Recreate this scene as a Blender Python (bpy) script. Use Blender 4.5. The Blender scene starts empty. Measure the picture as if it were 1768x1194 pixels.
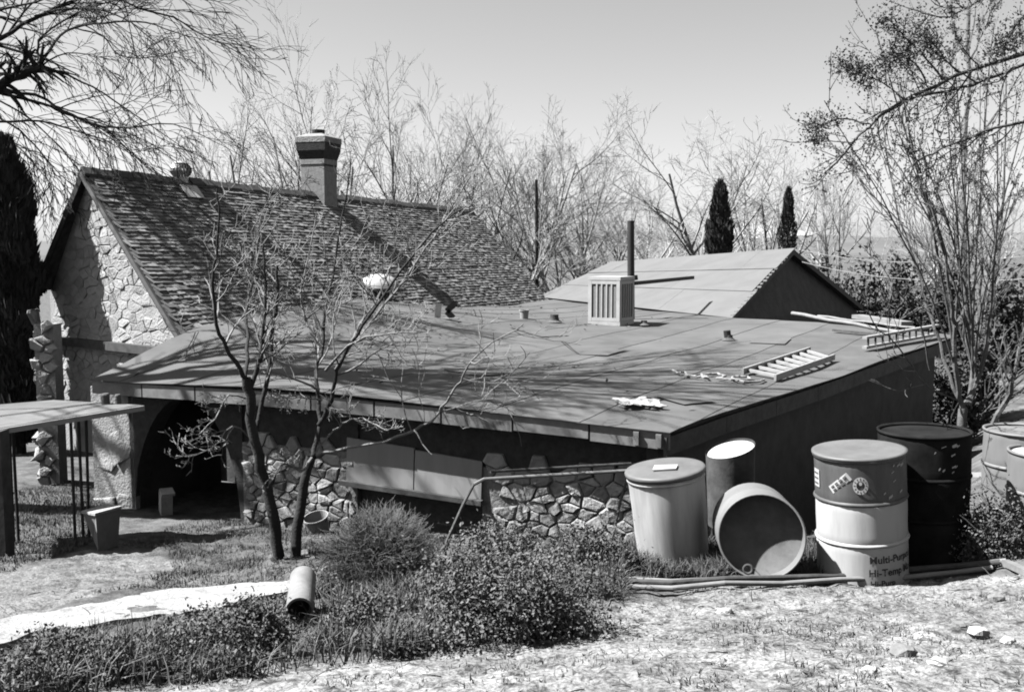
import bpy, math, random
import numpy as np
from mathutils import Vector, Matrix

# ------------------------------------------------------------------ camera, sky, sun, exposure
SC = bpy.context.scene
COL = SC.collection
R = math.radians
CZ = 2.2                      # eye height over the drum yard (m)
FPX, CU, CV = 1720.0, 884.0, 597.0
PITCH = R(5.38)
cam_d = bpy.data.cameras.new('camera'); cam = bpy.data.objects.new('camera', cam_d); COL.objects.link(cam)
cam.location = (0, 0, CZ); cam.rotation_euler = (math.pi / 2 - PITCH, 0, 0)
cam_d.sensor_width = 36; cam_d.lens = 36 * FPX / 1768; cam_d.clip_start = 0.1; cam_d.clip_end = 20000
SC.camera = cam

SUN_EL = R(52)
SUN = Vector((-1.0 * math.cos(SUN_EL), -.03 * math.cos(SUN_EL), math.sin(SUN_EL))).normalized()   # towards the sun
world = bpy.data.worlds.new('World'); SC.world = world; world.use_nodes = True
wn = world.node_tree.nodes; wl = world.node_tree.links; wn.clear()
w_sky = wn.new('ShaderNodeTexSky'); w_sky.sky_type = 'NISHITA'; w_sky.sun_disc = False
w_sky.sun_elevation = SUN_EL; w_sky.sun_rotation = math.atan2(SUN.x, SUN.y)
w_sky.air_density = 1.0; w_sky.dust_density = 0.9; w_sky.ozone_density = 1.0
w_bw = wn.new('ShaderNodeRGBToBW'); w_bg = wn.new('ShaderNodeBackground'); w_out = wn.new('ShaderNodeOutputWorld')
w_bg.inputs['Strength'].default_value = 0.05
wl.new(w_sky.outputs[0], w_bw.inputs[0]); wl.new(w_bw.outputs[0], w_bg.inputs[0]); wl.new(w_bg.outputs[0], w_out.inputs[0])
sun_d = bpy.data.lights.new('sun', 'SUN'); sun = bpy.data.objects.new('sun', sun_d); COL.objects.link(sun)
sun_d.energy = 5.0; sun_d.angle = R(0.5); sun_d.color = (1, 1, 1)
sun.rotation_euler = (-SUN).to_track_quat('-Z', 'Y').to_euler()
SC.view_settings.view_transform = 'Standard'; SC.view_settings.look = 'None'
SC.view_settings.exposure = 1.85; SC.view_settings.gamma = 1
SC.cycles.max_bounces = 5; SC.cycles.diffuse_bounces = 0
SC.cycles.pixel_filter_type = 'BLACKMAN_HARRIS'; SC.cycles.filter_width = 1.9

rng = random.Random(7)
nr = np.random.default_rng(7)

# ------------------------------------------------------------------ helpers
def ray(u, v):
    a = (u - CU) / FPX; b = (CV - v) / FPX
    d = Vector((a, math.cos(PITCH) + b * math.sin(PITCH), -math.sin(PITCH) + b * math.cos(PITCH)))
    return d / d.y
def P(u, v, d):
    r = ray(u, v); return Vector((r.x * d, d, CZ + r.z * d))

ORG = {}
def _link(o, parent, org):
    COL.objects.link(o)
    if parent is not None: o.parent = parent
    ORG[o.name] = Vector(org)
def tag(o, label=None, cat=None, group=None, kind=None):
    if label: o['label'] = label
    if cat: o['category'] = cat
    if group: o['group'] = group
    if kind: o['kind'] = kind
    return o
def thing(name, loc, label, cat, group=None, local=False, rot=(0, 0, 0)):
    o = bpy.data.objects.new(name, None); o.empty_display_size = .2
    o.location = loc; o.rotation_euler = rot
    _link(o, None, (0, 0, 0) if local else loc)
    return tag(o, label, cat, group)

class MB:
    def __init__(s): s.v = []; s.f = []
    def add(s, vs, fs):
        n = len(s.v); s.v.extend([tuple(p) for p in vs]); s.f.extend([tuple(i + n for i in f) for f in fs]); return s
    def box(s, c, size, M=None):
        hx, hy, hz = size[0] / 2, size[1] / 2, size[2] / 2; c = Vector(c)
        vs = [Vector((x, y, z)) for x in (-hx, hx) for y in (-hy, hy) for z in (-hz, hz)]
        if M is not None: vs = [M @ p for p in vs]
        return s.add([c + p for p in vs], [(0, 1, 3, 2), (4, 6, 7, 5), (0, 4, 5, 1), (2, 3, 7, 6), (0, 2, 6, 4), (1, 5, 7, 3)])
    def hexa(s, lo, hi):                        # lo, hi: 4 points each
        return s.add(list(lo) + list(hi), [(3, 2, 1, 0), (4, 5, 6, 7), (0, 1, 5, 4), (1, 2, 6, 5), (2, 3, 7, 6), (3, 0, 4, 7)])
    def bar(s, a, b, w, h, up=(0, 0, 1)):
        a = Vector(a); b = Vector(b); d = (b - a).normalized(); x = d.cross(Vector(up)).normalized(); z = x.cross(d)
        q = lambda p: [p - x * w / 2 - z * h / 2, p + x * w / 2 - z * h / 2, p + x * w / 2 + z * h / 2, p - x * w / 2 + z * h / 2]
        return s.hexa(q(a), q(b))
    def tube(s, pts, rad, n=6, cap=True):
        pts = [Vector(p) for p in pts]
        if not hasattr(rad, '__len__'): rad = [rad] * len(pts)
        d = (pts[1] - pts[0]).normalized()
        x = d.orthogonal().normalized(); vs = []; m = len(pts)
        for i, p in enumerate(pts):
            if i < m - 1: d = (pts[i + 1] - p)
            if 0 < i < m - 1: d = (pts[i + 1] - pts[i - 1])
            if d.length < 1e-9: d = Vector((0, 0, 1))
            d = d.normalized(); x = (x - d * x.dot(d))
            x = x.normalized() if x.length > 1e-6 else d.orthogonal().normalized()
            y = d.cross(x)
            for k in range(n):
                a = 2 * math.pi * k / n
                vs.append(p + (x * math.cos(a) + y * math.sin(a)) * rad[i])
        fs = [(i * n + k, i * n + (k + 1) % n, (i + 1) * n + (k + 1) % n, (i + 1) * n + k) for i in range(m - 1) for k in range(n)]
        if cap: fs += [tuple(range(n - 1, -1, -1)), tuple(range((m - 1) * n, m * n))]
        return s.add(vs, fs)
    def lathe(s, prof, n=32, c=(0, 0, 0), a0=0, a1=2 * math.pi):
        full = abs(a1 - a0 - 2 * math.pi) < 1e-6; k = n if full else n + 1; c = Vector(c)
        vs = [c + Vector((r * math.cos(a0 + (a1 - a0) * i / n), r * math.sin(a0 + (a1 - a0) * i / n), z)) for r, z in prof for i in range(k)]
        fs = []
        for j in range(len(prof) - 1):
            for i in range(n):
                i2 = (i + 1) % k; fs.append((j * k + i, j * k + i2, (j + 1) * k + i2, (j + 1) * k + i))
        return s.add(vs, fs)
    def build(s, name, mat, parent=None, loc=None, smooth=False):
        """one mesh object; vertices are in world space unless the thing is a local one"""
        off = ORG[parent.name] if parent is not None else Vector(loc or (0, 0, 0))
        me = bpy.data.meshes.new(name)
        vs = [(p[0] - off[0], p[1] - off[1], p[2] - off[2]) for p in s.v]
        me.from_pydata(vs, [], s.f); me.materials.append(mat)
        if smooth: me.polygons.foreach_set('use_smooth', [True] * len(me.polygons))
        me.update()
        o = bpy.data.objects.new(name, me); _link(o, parent, off)
        if parent is None: o.location = off
        return o

def np_mesh(name, V, F, mat, parent=None, loc=(0, 0, 0), smooth=False):
    """V (n,3), F (m,k) arrays -> object"""
    off = ORG[parent.name] if parent is not None else Vector(loc)
    V = np.asarray(V, dtype=np.float32) - np.array(off, dtype=np.float32); F = np.asarray(F, dtype=np.int32)
    me = bpy.data.meshes.new(name); k = F.shape[1]
    me.vertices.add(len(V)); me.vertices.foreach_set('co', V.ravel())
    me.loops.add(F.size); me.loops.foreach_set('vertex_index', F.ravel())
    me.polygons.add(len(F)); me.polygons.foreach_set('loop_start', np.arange(0, F.size, k, dtype=np.int32))
    me.polygons.foreach_set('loop_total', np.full(len(F), k, dtype=np.int32))
    me.polygons.foreach_set('use_smooth', np.full(len(F), smooth, dtype=bool))
    me.materials.append(mat); me.update(calc_edges=True); me.validate()
    o = bpy.data.objects.new(name, me); _link(o, parent, off)
    if parent is None: o.location = off
    return o

# ------------------------------------------------------------------ materials (the photograph is black and white: greys only)
def mat(name, g, rough=.85, var=.25, scale=6, bump=0, detail=6, metallic=0, g2=None, dist=.01, spec=.3, trans=0):
    g = g * .36 + .012; g2 = None if g2 is None else g2 * .36 + .012
    m = bpy.data.materials.new(name); m.use_nodes = True
    N = m.node_tree.nodes; L = m.node_tree.links; b = N['Principled BSDF']
    b.inputs['Roughness'].default_value = rough; b.inputs['Metallic'].default_value = metallic
    b.inputs['Specular IOR Level'].default_value = spec
    tc = N.new('ShaderNodeTexCoord'); nz = N.new('ShaderNodeTexNoise')
    nz.inputs['Scale'].default_value = scale; nz.inputs['Detail'].default_value = detail; nz.inputs['Roughness'].default_value = .65
    L.new(tc.outputs['Object'], nz.inputs['Vector'])
    cr = N.new('ShaderNodeValToRGB'); lo = g * (1 - var) if g2 is None else g2; hi = min(.9, g * (1 + var)) if g2 is None else g
    cr.color_ramp.elements[0].position = .3; cr.color_ramp.elements[1].position = .7
    cr.color_ramp.elements[0].color = (lo, lo, lo, 1); cr.color_ramp.elements[1].color = (hi, hi, hi, 1)
    L.new(nz.outputs['Fac'], cr.inputs['Fac']); L.new(cr.outputs['Color'], b.inputs['Base Color'])
    if bump:
        bp = N.new('ShaderNodeBump'); bp.inputs['Strength'].default_value = bump; bp.inputs['Distance'].default_value = dist
        n2 = N.new('ShaderNodeTexNoise'); n2.inputs['Scale'].default_value = scale * 4; n2.inputs['Detail'].default_value = 8
        L.new(tc.outputs['Object'], n2.inputs['Vector']); L.new(n2.outputs['Fac'], bp.inputs['Height']); L.new(bp.outputs['Normal'], b.inputs['Normal'])
    return m
def streak_mat(name, g, g2, sx, sy, sz, rough=.6, metallic=0, spec=.4, lo=.35, hi=.65, bump=0):
    m = mat(name, g, rough, 0, 1, 0, 6, metallic, g2, spec=spec); N = m.node_tree.nodes; L = m.node_tree.links
    tc = [n for n in N if n.type == 'TEX_COORD'][0]; nz = [n for n in N if n.type == 'TEX_NOISE'][0]
    mp = N.new('ShaderNodeMapping'); mp.inputs['Scale'].default_value = (sx, sy, sz)
    L.new(tc.outputs['Object'], mp.inputs[0]); L.new(mp.outputs[0], nz.inputs['Vector'])
    cr = [n for n in N if n.type == 'VALTORGB'][0]; cr.color_ramp.elements[0].position = lo; cr.color_ramp.elements[1].position = hi
    return m
M = dict(
    shingle=mat('shingle', .26, .9, .45, 9, .5, g2=.07), shingle2=mat('shingle_pale', .6, .9, .4, 9, .5, g2=.22),
    felt=None, fascia=mat('fascia_paint', .5, .7, .2, 5, .2, g2=.22), darkwood=mat('dark_wood', .10, .8, .4, 8, .3),
    stone=mat('stone', .6, .9, .3, 7, .8, g2=.36, dist=.02), stone2=mat('stone_grey', .30, .9, .3, 9, .8, g2=.18, dist=.02),
    stone3=mat('stone_pale', .85, .9, .2, 8, .8, g2=.6, dist=.02), mortar=mat('mortar', .5, .95, .3, 10, .7, g2=.3, dist=.02),
    lime=mat('lime_mortar', .72, .95, .2, 10, .7, g2=.5, dist=.02),
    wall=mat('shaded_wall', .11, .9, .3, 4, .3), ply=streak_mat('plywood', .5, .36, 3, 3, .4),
    tin=mat('tin_roof', .25, .65, .12, 1.5, .15, metallic=0), chim=mat('chimney_brick', .62, .9, .3, 12, .6, g2=.36), soot_shade=mat('soot_brick_and_shade', .06, .9, .4, 12, .6),  # chimney soot tone, which also paints eave shade onto the wing's front wall
    galv=mat('galvanised', 1.2, .42, .25, 5, .1, metallic=.1, g2=.55, spec=.6), cooler=mat('cooler_enamel', .88, .5, .12, 6, .05), pad=mat('cooler_pad', .42, .95, .3, 60, .4),
    black=mat('black_iron', .035, .7, .4, 9, .2), concrete=mat('concrete', .34, .9, .2, 2.5, .6, g2=.16, detail=10), white_conc=mat('white_concrete', .80, .9, .1, 7, .8, g2=.36, detail=10, dist=.03),
    canwhite=streak_mat('pale_can', 1.1, .6, 5, 5, .6, .5), lid=mat('can_lid', .24, .5, .2, 6, .1), paper=mat('paper', .8, .9, .05, 5),
    white=streak_mat('white_enamel', .9, .62, 7, 7, .8, .5, lo=.25, hi=.5), drumgrey=streak_mat('drum_grey', .16, .07, 7, 7, 1.2, .6), drumblack=mat('drum_black', .0, .9, .5, 6, .1, spec=.05),
    drumtan=streak_mat('drum_faded', .36, .27, 3, 3, .5, .6), rust=mat('rusty_steel', .10, .85, .5, 6, .4), rustin=mat('rusty_inside', .17, .85, .4, 5, .4), ink=mat('black_ink', .02, .8, .1, 5),
    alu=mat('aluminium', .62, .5, .12, 9, .1), greywood=streak_mat('weathered_wood', .42, .25, 2, 12, 12, .85), pole=mat('pale_pole', .5, .7, .25, 6, .2, g2=.32),
    bark=mat('bark', .05, .95, .5, 14, .8, g2=.01), bark_mid=mat('bark_mid', .22, .95, .4, 14, .6, g2=.08), bark_pale=mat('bark_pale', .30, .9, .35, 18, .5, g2=.12), twig=mat('lit_twig', .5, .95, .4, 14, .4, g2=.22), bark_dark=mat('bark_dark', .09, .95, .4, 14, .6, g2=.04),
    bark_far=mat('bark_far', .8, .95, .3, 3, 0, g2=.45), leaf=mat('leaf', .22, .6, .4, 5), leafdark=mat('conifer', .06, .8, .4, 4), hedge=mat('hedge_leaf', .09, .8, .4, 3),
    weed=mat('weed_leaf', .32, .7, .45, 5, g2=.07), grass=mat('grass', .22, .75, .45, 3, g2=.11), dry=mat('dry_grass', .46, .85, .3, 5, g2=.28), tumble=mat('tumbleweed', .27, .9, .35, 8, g2=.16),
    hill=mat('far_hill', .20, 1, .2, .01), snow=mat('snow', .7, 1, .1, .002), clod=mat('clod', .50, .95, .4, 12, .5, g2=.26), rope=mat('rope', .55, .9, .2, 20), clay=mat('clay_pipe', .36, .8, .25, 8, .2),
    cloth=mat('dark_cloth', .05, .9, .3, 8), bucket=mat('plastic_bucket', .7, .5, .06, 4))
M['felt'] = mat('roll_roofing', .24, .9, .12, .9, .5, g2=.12, dist=.012, detail=10)
M['felt_b'] = mat('roll_roofing_old', .21, .9, .12, 1.7, .5, g2=.11, dist=.012, detail=10); M['tar'] = mat('roof_tar', .07, .8, .3, 6, .4, g2=.03)

# ------------------------------------------------------------------ terrain
ctl = []
def C(u, v, d): p = P(u, v, d); ctl.append((p.x, p.y, p.z))
for a in [(1768, 1194, 3.65), (1300, 1194, 3.7), (884, 1194, 3.75), (450, 1194, 4.0), (0, 1194, 4.3), (1080, 1030, 6.0), (720, 1130, 4.9), (300, 1185, 4.35),
          (1500, 1090, 5.0), (1300, 1000, 6.5), (1500, 995, 6.55), (1660, 985, 6.6), (1768, 975, 6.4), (880, 970, 7.2), (1100, 950, 7.4),
          (0, 1110, 5.75), (510, 1022, 7.1), (0, 992, 7.6), (500, 1008, 7.5), (250, 1060, 6.5), (490, 966, 8.6), (300, 905, 11.0), (175, 947, 9.0), (0, 950, 9.3),
          (100, 870, 11.6), (100, 832, 12.4), (700, 930, 8.6), (960, 935, 8.5), (1060, 940, 8.2), (250, 985, 8.2), (1730, 850, 7.6)]: C(*a)
ctl += [(-6, 0, .5), (0, 0, .55), (6, 0, .6), (-6, -4, .6), (6, -4, .7), (2.4, 9.7, -1.0), (3.4, 10.8, -1.3), (4.7, 13.2, -1.4), (6.9, 15.6, -1.4), (8, 18, -1.4),
        (5.0, 9.0, .15), (6.6, 11.6, .2), (8.3, 14.2, .2), (5, 7, .2), (9, 10, .3), (12, 14, .3), (-1, 12, -1.0), (0, 16, -1.3), (-4, 18, -1.2), (-7, 9, -.65), (-10, 16, -.9), (-12, 10, -.6),
        (-6.5, 6.5, -.25), (-9, 4, .1), (6, 22, -1.0), (12, 22, -.6), (-14, 24, -1), (0, 30, -1.0), (14, 30, -.9)]
ctl = np.array(ctl)
def _U(r2): return np.where(r2 > 1e-12, r2 * np.log(np.maximum(r2, 1e-12)), 0)
def tps(pts, lam):
    n = len(pts); X = pts[:, :2]; D = ((X[:, None] - X[None]) ** 2).sum(-1)
    A = np.zeros((n + 3, n + 3)); A[:n, :n] = _U(D) + lam * np.eye(n); A[:n, n] = 1; A[:n, n + 1:] = X; A[n, :n] = 1; A[n + 1:, :n] = X.T
    w = np.linalg.solve(A, np.concatenate([pts[:, 2], np.zeros(3)]))
    def f(x, y):
        x = np.asarray(x, float); y = np.asarray(y, float); s = x.shape; x = x.ravel(); y = y.ravel(); out = np.empty(len(x))
        for i in range(0, len(x), 20000):
            xx = x[i:i + 20000]; yy = y[i:i + 20000]
            d = (xx[:, None] - X[None, :, 0]) ** 2 + (yy[:, None] - X[None, :, 1]) ** 2
            out[i:i + 20000] = _U(d) @ w[:n] + w[n] + w[n + 1] * xx + w[n + 2] * yy
        return out.reshape(s)
    return f
_t = tps(ctl, .02)
def ss(a, b, x): t = np.clip((x - a) / (b - a), 0, 1); return t * t * (3 - 2 * t)
def gz(x, y):
    x = np.asarray(x, float); y = np.asarray(y, float)
    k = (1 - ss(20, 30, y)) * (1 - ss(10, 16, np.abs(x))) * ss(-10, -3, y)
    return _t(np.clip(x, -16, 16), np.clip(y, -10, 30)) * k + (-1.0) * (1 - k)
def gz1(x, y): return float(gz(np.array([x]), np.array([y]))[0])
def hit(fn, u, v, y0=2.5, y1=40):
    r = ray(u, v); ys = np.linspace(y0, y1, 3000); zz = fn(r.x * ys, ys); ray_z = CZ + r.z * ys
    i = np.argmax(ray_z <= zz); y = ys[i] if (ray_z <= zz).any() else y1
    return Vector((r.x * y, y, CZ + r.z * y))
def G(u, v): return hit(gz, u, v)

# value noise for relief
def vnoise(x, y, seed):
    g = np.random.default_rng(seed).random((64, 64))
    xi = np.floor(x).astype(int); yi = np.floor(y).astype(int); fx = x - xi; fy = y - yi; fx = fx * fx * (3 - 2 * fx); fy = fy * fy * (3 - 2 * fy)
    a = g[xi % 64, yi % 64]; b = g[(xi + 1) % 64, yi % 64]; c = g[xi % 64, (yi + 1) % 64]; d = g[(xi + 1) % 64, (yi + 1) % 64]
    return (a * (1 - fx) + b * fx) * (1 - fy) + (c * (1 - fx) + d * fx) * fy - .5
edge = sorted([tuple(G(u, v))[:2] for u, v in [(-60, 1215), (150, 1194), (300, 1180), (450, 1165), (600, 1140), (720, 1128), (880, 1105), (980, 1075), (1060, 1035), (1200, 1020), (1400, 1010), (1600, 1000), (1760, 985)]])
ex = np.array([p[0] for p in edge]); ey = np.array([p[1] for p in edge])
def bare(x, y):                                                                  # 1 on the bare pale dirt in front of the weeds
    b = np.interp(x, ex, ey) + .35 * vnoise(x * 2.2 + 9, y * 2.2, 4) + .15 * vnoise(x * 7, y * 7, 5)
    return 1 - ss(-.10, .10, y - b)
def relief(x, y):
    n = .05 * vnoise(x * 2, y * 2, 1) + .03 * vnoise(x * 6, y * 6, 2) + .022 * vnoise(x * 15, y * 15, 3) + .012 * vnoise(x * 33, y * 33, 6)
    return n * (1 - ss(9, 14, y)) * ss(0, 2, y)
def lines(a, b, s0, lo, hi, n):
    near = np.arange(a, b + 1e-6, s0)
    l = a - np.geomspace(s0, a - lo, n); h = b + np.geomspace(s0, hi - b, n)
    return np.concatenate([l[::-1], near, h])
gx = lines(-5.4, 5.4, .03, -6000, 6000, 45); gy = lines(3.2, 9.0, .03, -300, 9000, 60)
XX, YY = np.meshgrid(gx, gy); ZZ = gz(XX, YY) + relief(XX, YY)
nx, ny = len(gx), len(gy); idx = np.arange(nx * ny).reshape(ny, nx)
F = np.stack([idx[:-1, :-1], idx[:-1, 1:], idx[1:, 1:], idx[1:, :-1]], -1).reshape(-1, 4)
def ground_mat():
    m = bpy.data.materials.new('soil'); m.use_nodes = True; N = m.node_tree.nodes; L = m.node_tree.links; b = N['Principled BSDF']; b.inputs['Roughness'].default_value = .95; b.inputs['Specular IOR Level'].default_value = .1
    at = N.new('ShaderNodeAttribute'); at.attribute_name = 'bare'; tc = N.new('ShaderNodeTexCoord')
    def noise(s, p0, p1, c0, c1, d=8):
        n = N.new('ShaderNodeTexNoise'); n.inputs['Scale'].default_value = s; n.inputs['Detail'].default_value = d; n.inputs['Roughness'].default_value = .7; L.new(tc.outputs['Object'], n.inputs['Vector'])
        r = N.new('ShaderNodeValToRGB'); r.color_ramp.elements[0].position = p0; r.color_ramp.elements[1].position = p1; r.color_ramp.elements[0].color = (c0,) * 3 + (1,); r.color_ramp.elements[1].color = (c1,) * 3 + (1,); L.new(n.outputs['Fac'], r.inputs['Fac']); return r, n
    a, na = noise(9, .36, .5, .06, .27); s, _ = noise(1.6, .42, .62, .5, 1.0, 4); d, _ = noise(4, .35, .65, .04, .12)
    mul = N.new('ShaderNodeMixRGB'); mul.blend_type = 'MULTIPLY'; mul.inputs[0].default_value = .75; L.new(a.outputs[0], mul.inputs[1]); L.new(s.outputs[0], mul.inputs[2])
    f3, _ = noise(42, .40, .56, .30, 1.0, 6); mu2 = N.new('ShaderNodeMixRGB'); mu2.blend_type = 'MULTIPLY'; mu2.inputs[0].default_value = .85; L.new(mul.outputs[0], mu2.inputs[1]); L.new(f3.outputs[0], mu2.inputs[2]); mul = mu2
    mx = N.new('ShaderNodeMixRGB'); L.new(at.outputs['Fac'], mx.inputs[0]); L.new(d.outputs[0], mx.inputs[1]); L.new(mul.outputs[0], mx.inputs[2]); L.new(mx.outputs[0], b.inputs['Base Color'])
    bp = N.new('ShaderNodeBump'); bp.inputs['Strength'].default_value = .7; bp.inputs['Distance'].default_value = .02; n2 = N.new('ShaderNodeTexNoise'); n2.inputs['Scale'].default_value = 45; n2.inputs['Detail'].default_value = 8
    L.new(tc.outputs['Object'], n2.inputs['Vector']); L.new(n2.outputs['Fac'], bp.inputs['Height']); L.new(bp.outputs['Normal'], b.inputs['Normal'])
    return m
ground = np_mesh('ground', np.stack([XX, YY, ZZ], -1).reshape(-1, 3), F, ground_mat(), smooth=True); tag(ground, kind='structure')
def region(polyline):                     # outline traced on the ground -> inside test in plan
    pg = np.array([tuple(G(*p))[:2] for p in polyline])
    def f(x, y):
        ins = np.zeros(x.shape, bool)
        for i in range(len(pg)):
            x1, y1 = pg[i]; x2, y2 = pg[(i + 1) % len(pg)]; c = ((y1 > y) != (y2 > y)) & (x < (x2 - x1) * (y - y1) / (y2 - y1 + 1e-9) + x1); ins ^= c
        return ins
    return f
mound = region([(-160, 1110), (40, 1064), (110, 1050), (200, 1030), (270, 1005), (330, 985), (300, 962), (210, 940), (150, 950), (90, 968), (30, 985), (-160, 1020)])   # packed dirt mound
jx = XX + .25 * vnoise(XX * 3, YY * 3, 41) + .1 * vnoise(XX * 11, YY * 11, 42); jy = YY + .25 * vnoise(XX * 3, YY * 3, 43) + .1 * vnoise(XX * 11, YY * 11, 44)
at = ground.data.attributes.new('bare', 'FLOAT', 'POINT'); at.data.foreach_set('value', np.maximum(bare(XX, YY), .62 * mound(jx, jy)).ravel().astype(np.float32))
def gr(x, y): return float((gz(np.array([x]), np.array([y])) + relief(np.array([x]), np.array([y])))[0])

def ground_sheet(name, lower, upper, th, m, nu=60, nv=10, ragged=.0, seed=3):
    """a slab that follows the terrain between two picture-traced edges (both left to right)"""
    lo = np.array([tuple(G(*p))[:2] for p in lower]); up = np.array([tuple(G(*p))[:2] for p in upper]); t = np.linspace(0, 1, nu)
    def samp(a):
        k = np.linspace(0, 1, len(a)); return np.stack([np.interp(t, k, a[:, 0]), np.interp(t, k, a[:, 1])], -1)
    lo = samp(lo); up = samp(up); r = np.random.default_rng(seed)
    wob = lambda k: ragged * (vnoise(t * 9 + k, t * 0 + k, seed) + .5 * vnoise(t * 26 + k, t * 0 + k, seed + 1))
    lo[:, 1] += wob(1.3) * 1.6; up[:, 1] += wob(7.7) * 1.6; lo[:, 0] += wob(3.1); up[:, 0] += wob(5.2)
    s = np.linspace(0, 1, nv)[:, None, None]; XY = lo[None] * (1 - s) + up[None] * s
    Z = gz(XY[..., 0], XY[..., 1]) + th
    V = np.concatenate([XY, Z[..., None]], -1); V2 = V.copy(); V2[..., 2] -= th + .15
    i = np.arange(nu * nv).reshape(nv, nu); top = np.stack([i[:-1, :-1], i[:-1, 1:], i[1:, 1:], i[1:, :-1]], -1).reshape(-1, 4)
    o = nu * nv; ring = np.concatenate([i[0], i[1:, -1], i[-1, -2::-1], i[-2:0:-1, 0]]); nxt = np.roll(ring, -1)
    side = np.stack([ring, ring + o, nxt + o, nxt], -1)
    ob = np_mesh(name, np.concatenate([V.reshape(-1, 3), V2.reshape(-1, 3)]), np.concatenate([top, side]), m); tag(ob, kind='structure'); return ob
ground_sheet('path', [(-60, 1135), (60, 1095), (130, 1085), (200, 1078), (300, 1062), (400, 1048), (480, 1030), (520, 1018)],
             [(-60, 1085), (60, 1066), (130, 1052), (185, 1040), (260, 1025), (340, 1018), (430, 1012), (520, 1002)], .03, M['white_conc'], ragged=.14)

# hills beyond
def ridge(name, y, top_px, m, depth, seed):
    us = np.linspace(-900, 2700, 140); tv = np.interp(us, [p[0] for p in top_px], [p[1] for p in top_px])
    V = []; n = len(us); rr = np.random.default_rng(seed)
    wob = np.convolve(rr.random(n + 8), np.ones(5) / 5, 'same')[4:-4] - .5
    for row, (k, dz) in enumerate([(0.0, 0), (.35, .55), (.7, .85), (1, 1), (1.5, .6), (2.2, 0)]):
        for i, u in enumerate(us):
            p = P(u, tv[i] - 6 * wob[i], y); h = p.z + 2
            V.append((p.x * (1 + .04 * rr.random()), y + (k - 1) * depth, -2 + h * dz * (1 + .06 * (rr.random() - .5) * (dz < 1))))
    i = np.arange(n * 6).reshape(6, n); Fh = np.stack([i[:-1, :-1], i[:-1, 1:], i[1:, 1:], i[1:, :-1]], -1).reshape(-1, 4)
    o = np_mesh(name, np.array(V), Fh, m, smooth=True); tag(o, kind='structure')
ridge('hills', 1500, [(-900, 415), (400, 418), (900, 405), (1050, 398), (1180, 402), (1290, 412), (1400, 405), (1500, 410), (1640, 404), (1800, 398), (2700, 410)], M['hill'], 500, 3)
ridge('snow_mountains', 5200, [(-900, 425), (1150, 420), (1230, 402), (1262, 388), (1290, 381), (1315, 390), (1360, 405), (1460, 414), (2700, 420)], M['snow'], 1500, 4)

# ------------------------------------------------------------------ stones
def clip(pg, nrm, c):
    out = []
    for i in range(len(pg)):
        a, b = pg[i], pg[(i + 1) % len(pg)]; da, db = a.dot(nrm) - c, b.dot(nrm) - c
        if da <= 0: out.append(a)
        if (da < 0 < db) or (db < 0 < da): out.append(a.lerp(b, da / (da - db)))
    return out
def stones(parent, o, ex_, ez_, W, H, inside, size=.17, flat=1.5, gap=.011, dep=.035, seed=1, mats=('stone', 'stone2', 'stone3')):
    """interlocking rubble: the cells of a jittered field of seeds, each a stone of its own"""
    r = random.Random(seed); ex_ = Vector(ex_); ez_ = Vector(ez_); en = ex_.cross(ez_).normalized(); o = Vector(o); org = ORG[parent.name]
    sx, sz = size * flat ** .5, size / flat ** .5; pts = []
    for b in range(-1, int(H / sz) + 2):
        for a in range(-1, int(W / sx) + 2):
            if r.random() < .80: pts.append(Vector(((a + .5 * (b % 2) + r.uniform(-.47, .47)) * sx, (b + r.uniform(-.47, .47)) * sz * flat)))
    for p in pts:
        nb = sorted((q for q in pts if q is not p and (q - p).length < sx * 3), key=lambda q: (q - p).length)[:14]
        pg = [p + Vector(d) * sx * 1.3 for d in ((-1, -1), (1, -1), (1, 1), (-1, 1))]
        for q in nb:
            n_ = (q - p).normalized(); pg = clip(pg, n_, (p + q).dot(n_) / 2)
            if len(pg) < 3: break
        if len(pg) < 3: continue
        pg = [Vector((v.x, v.y / flat)) for v in pg]
        pg = [v for k, v in enumerate(pg) if (v - pg[k - 1]).length > .012]
        if len(pg) < 3: continue
        c = sum(pg, Vector((0, 0))) / len(pg); xs = [v.x for v in pg]; zs = [v.y for v in pg]
        if max(xs) - min(xs) > sx * 2.1 or max(zs) - min(zs) > sz * 2.3: continue
        if not inside(c.x, c.y, max(xs) - min(xs), max(zs) - min(zs)): continue
        n = len(pg); k = max(.5, 1 - gap / max(.03, min(max(xs) - min(xs), max(zs) - min(zs)) / 2)); d0 = dep * r.uniform(.5, 1.5); tx_, tz_ = r.uniform(-.12, .12), r.uniform(-.12, .12)
        lay = []
        for f, z in ((k, -.02), (k * .99, d0 * .55), (k * .80, d0)):
            for v in pg: w = (v - c) * f * r.uniform(.96, 1.03); lay.append(ex_ * w.x + ez_ * w.y + en * (z + (w.x * tx_ + w.y * tz_ if z > 0 else 0) + (r.uniform(-.2, .2) * d0 if z > 0 else 0)))
        lay.append(en * d0 * 1.1); fs = []
        for q in range(n):
            q2 = (q + 1) % n; fs += [(q, q2, n + q2, n + q), (n + q, n + q2, 2 * n + q2, 2 * n + q), (2 * n + q, 2 * n + q2, 3 * n)]
        me = bpy.data.meshes.new('stone'); me.from_pydata([tuple(v) for v in lay], [], fs); me.materials.append(M[r.choice(mats)])
        ob = bpy.data.objects.new('stone', me); COL.objects.link(ob); ob.parent = parent; ob.location = o + ex_ * c.x + ez_ * c.y - org

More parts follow.
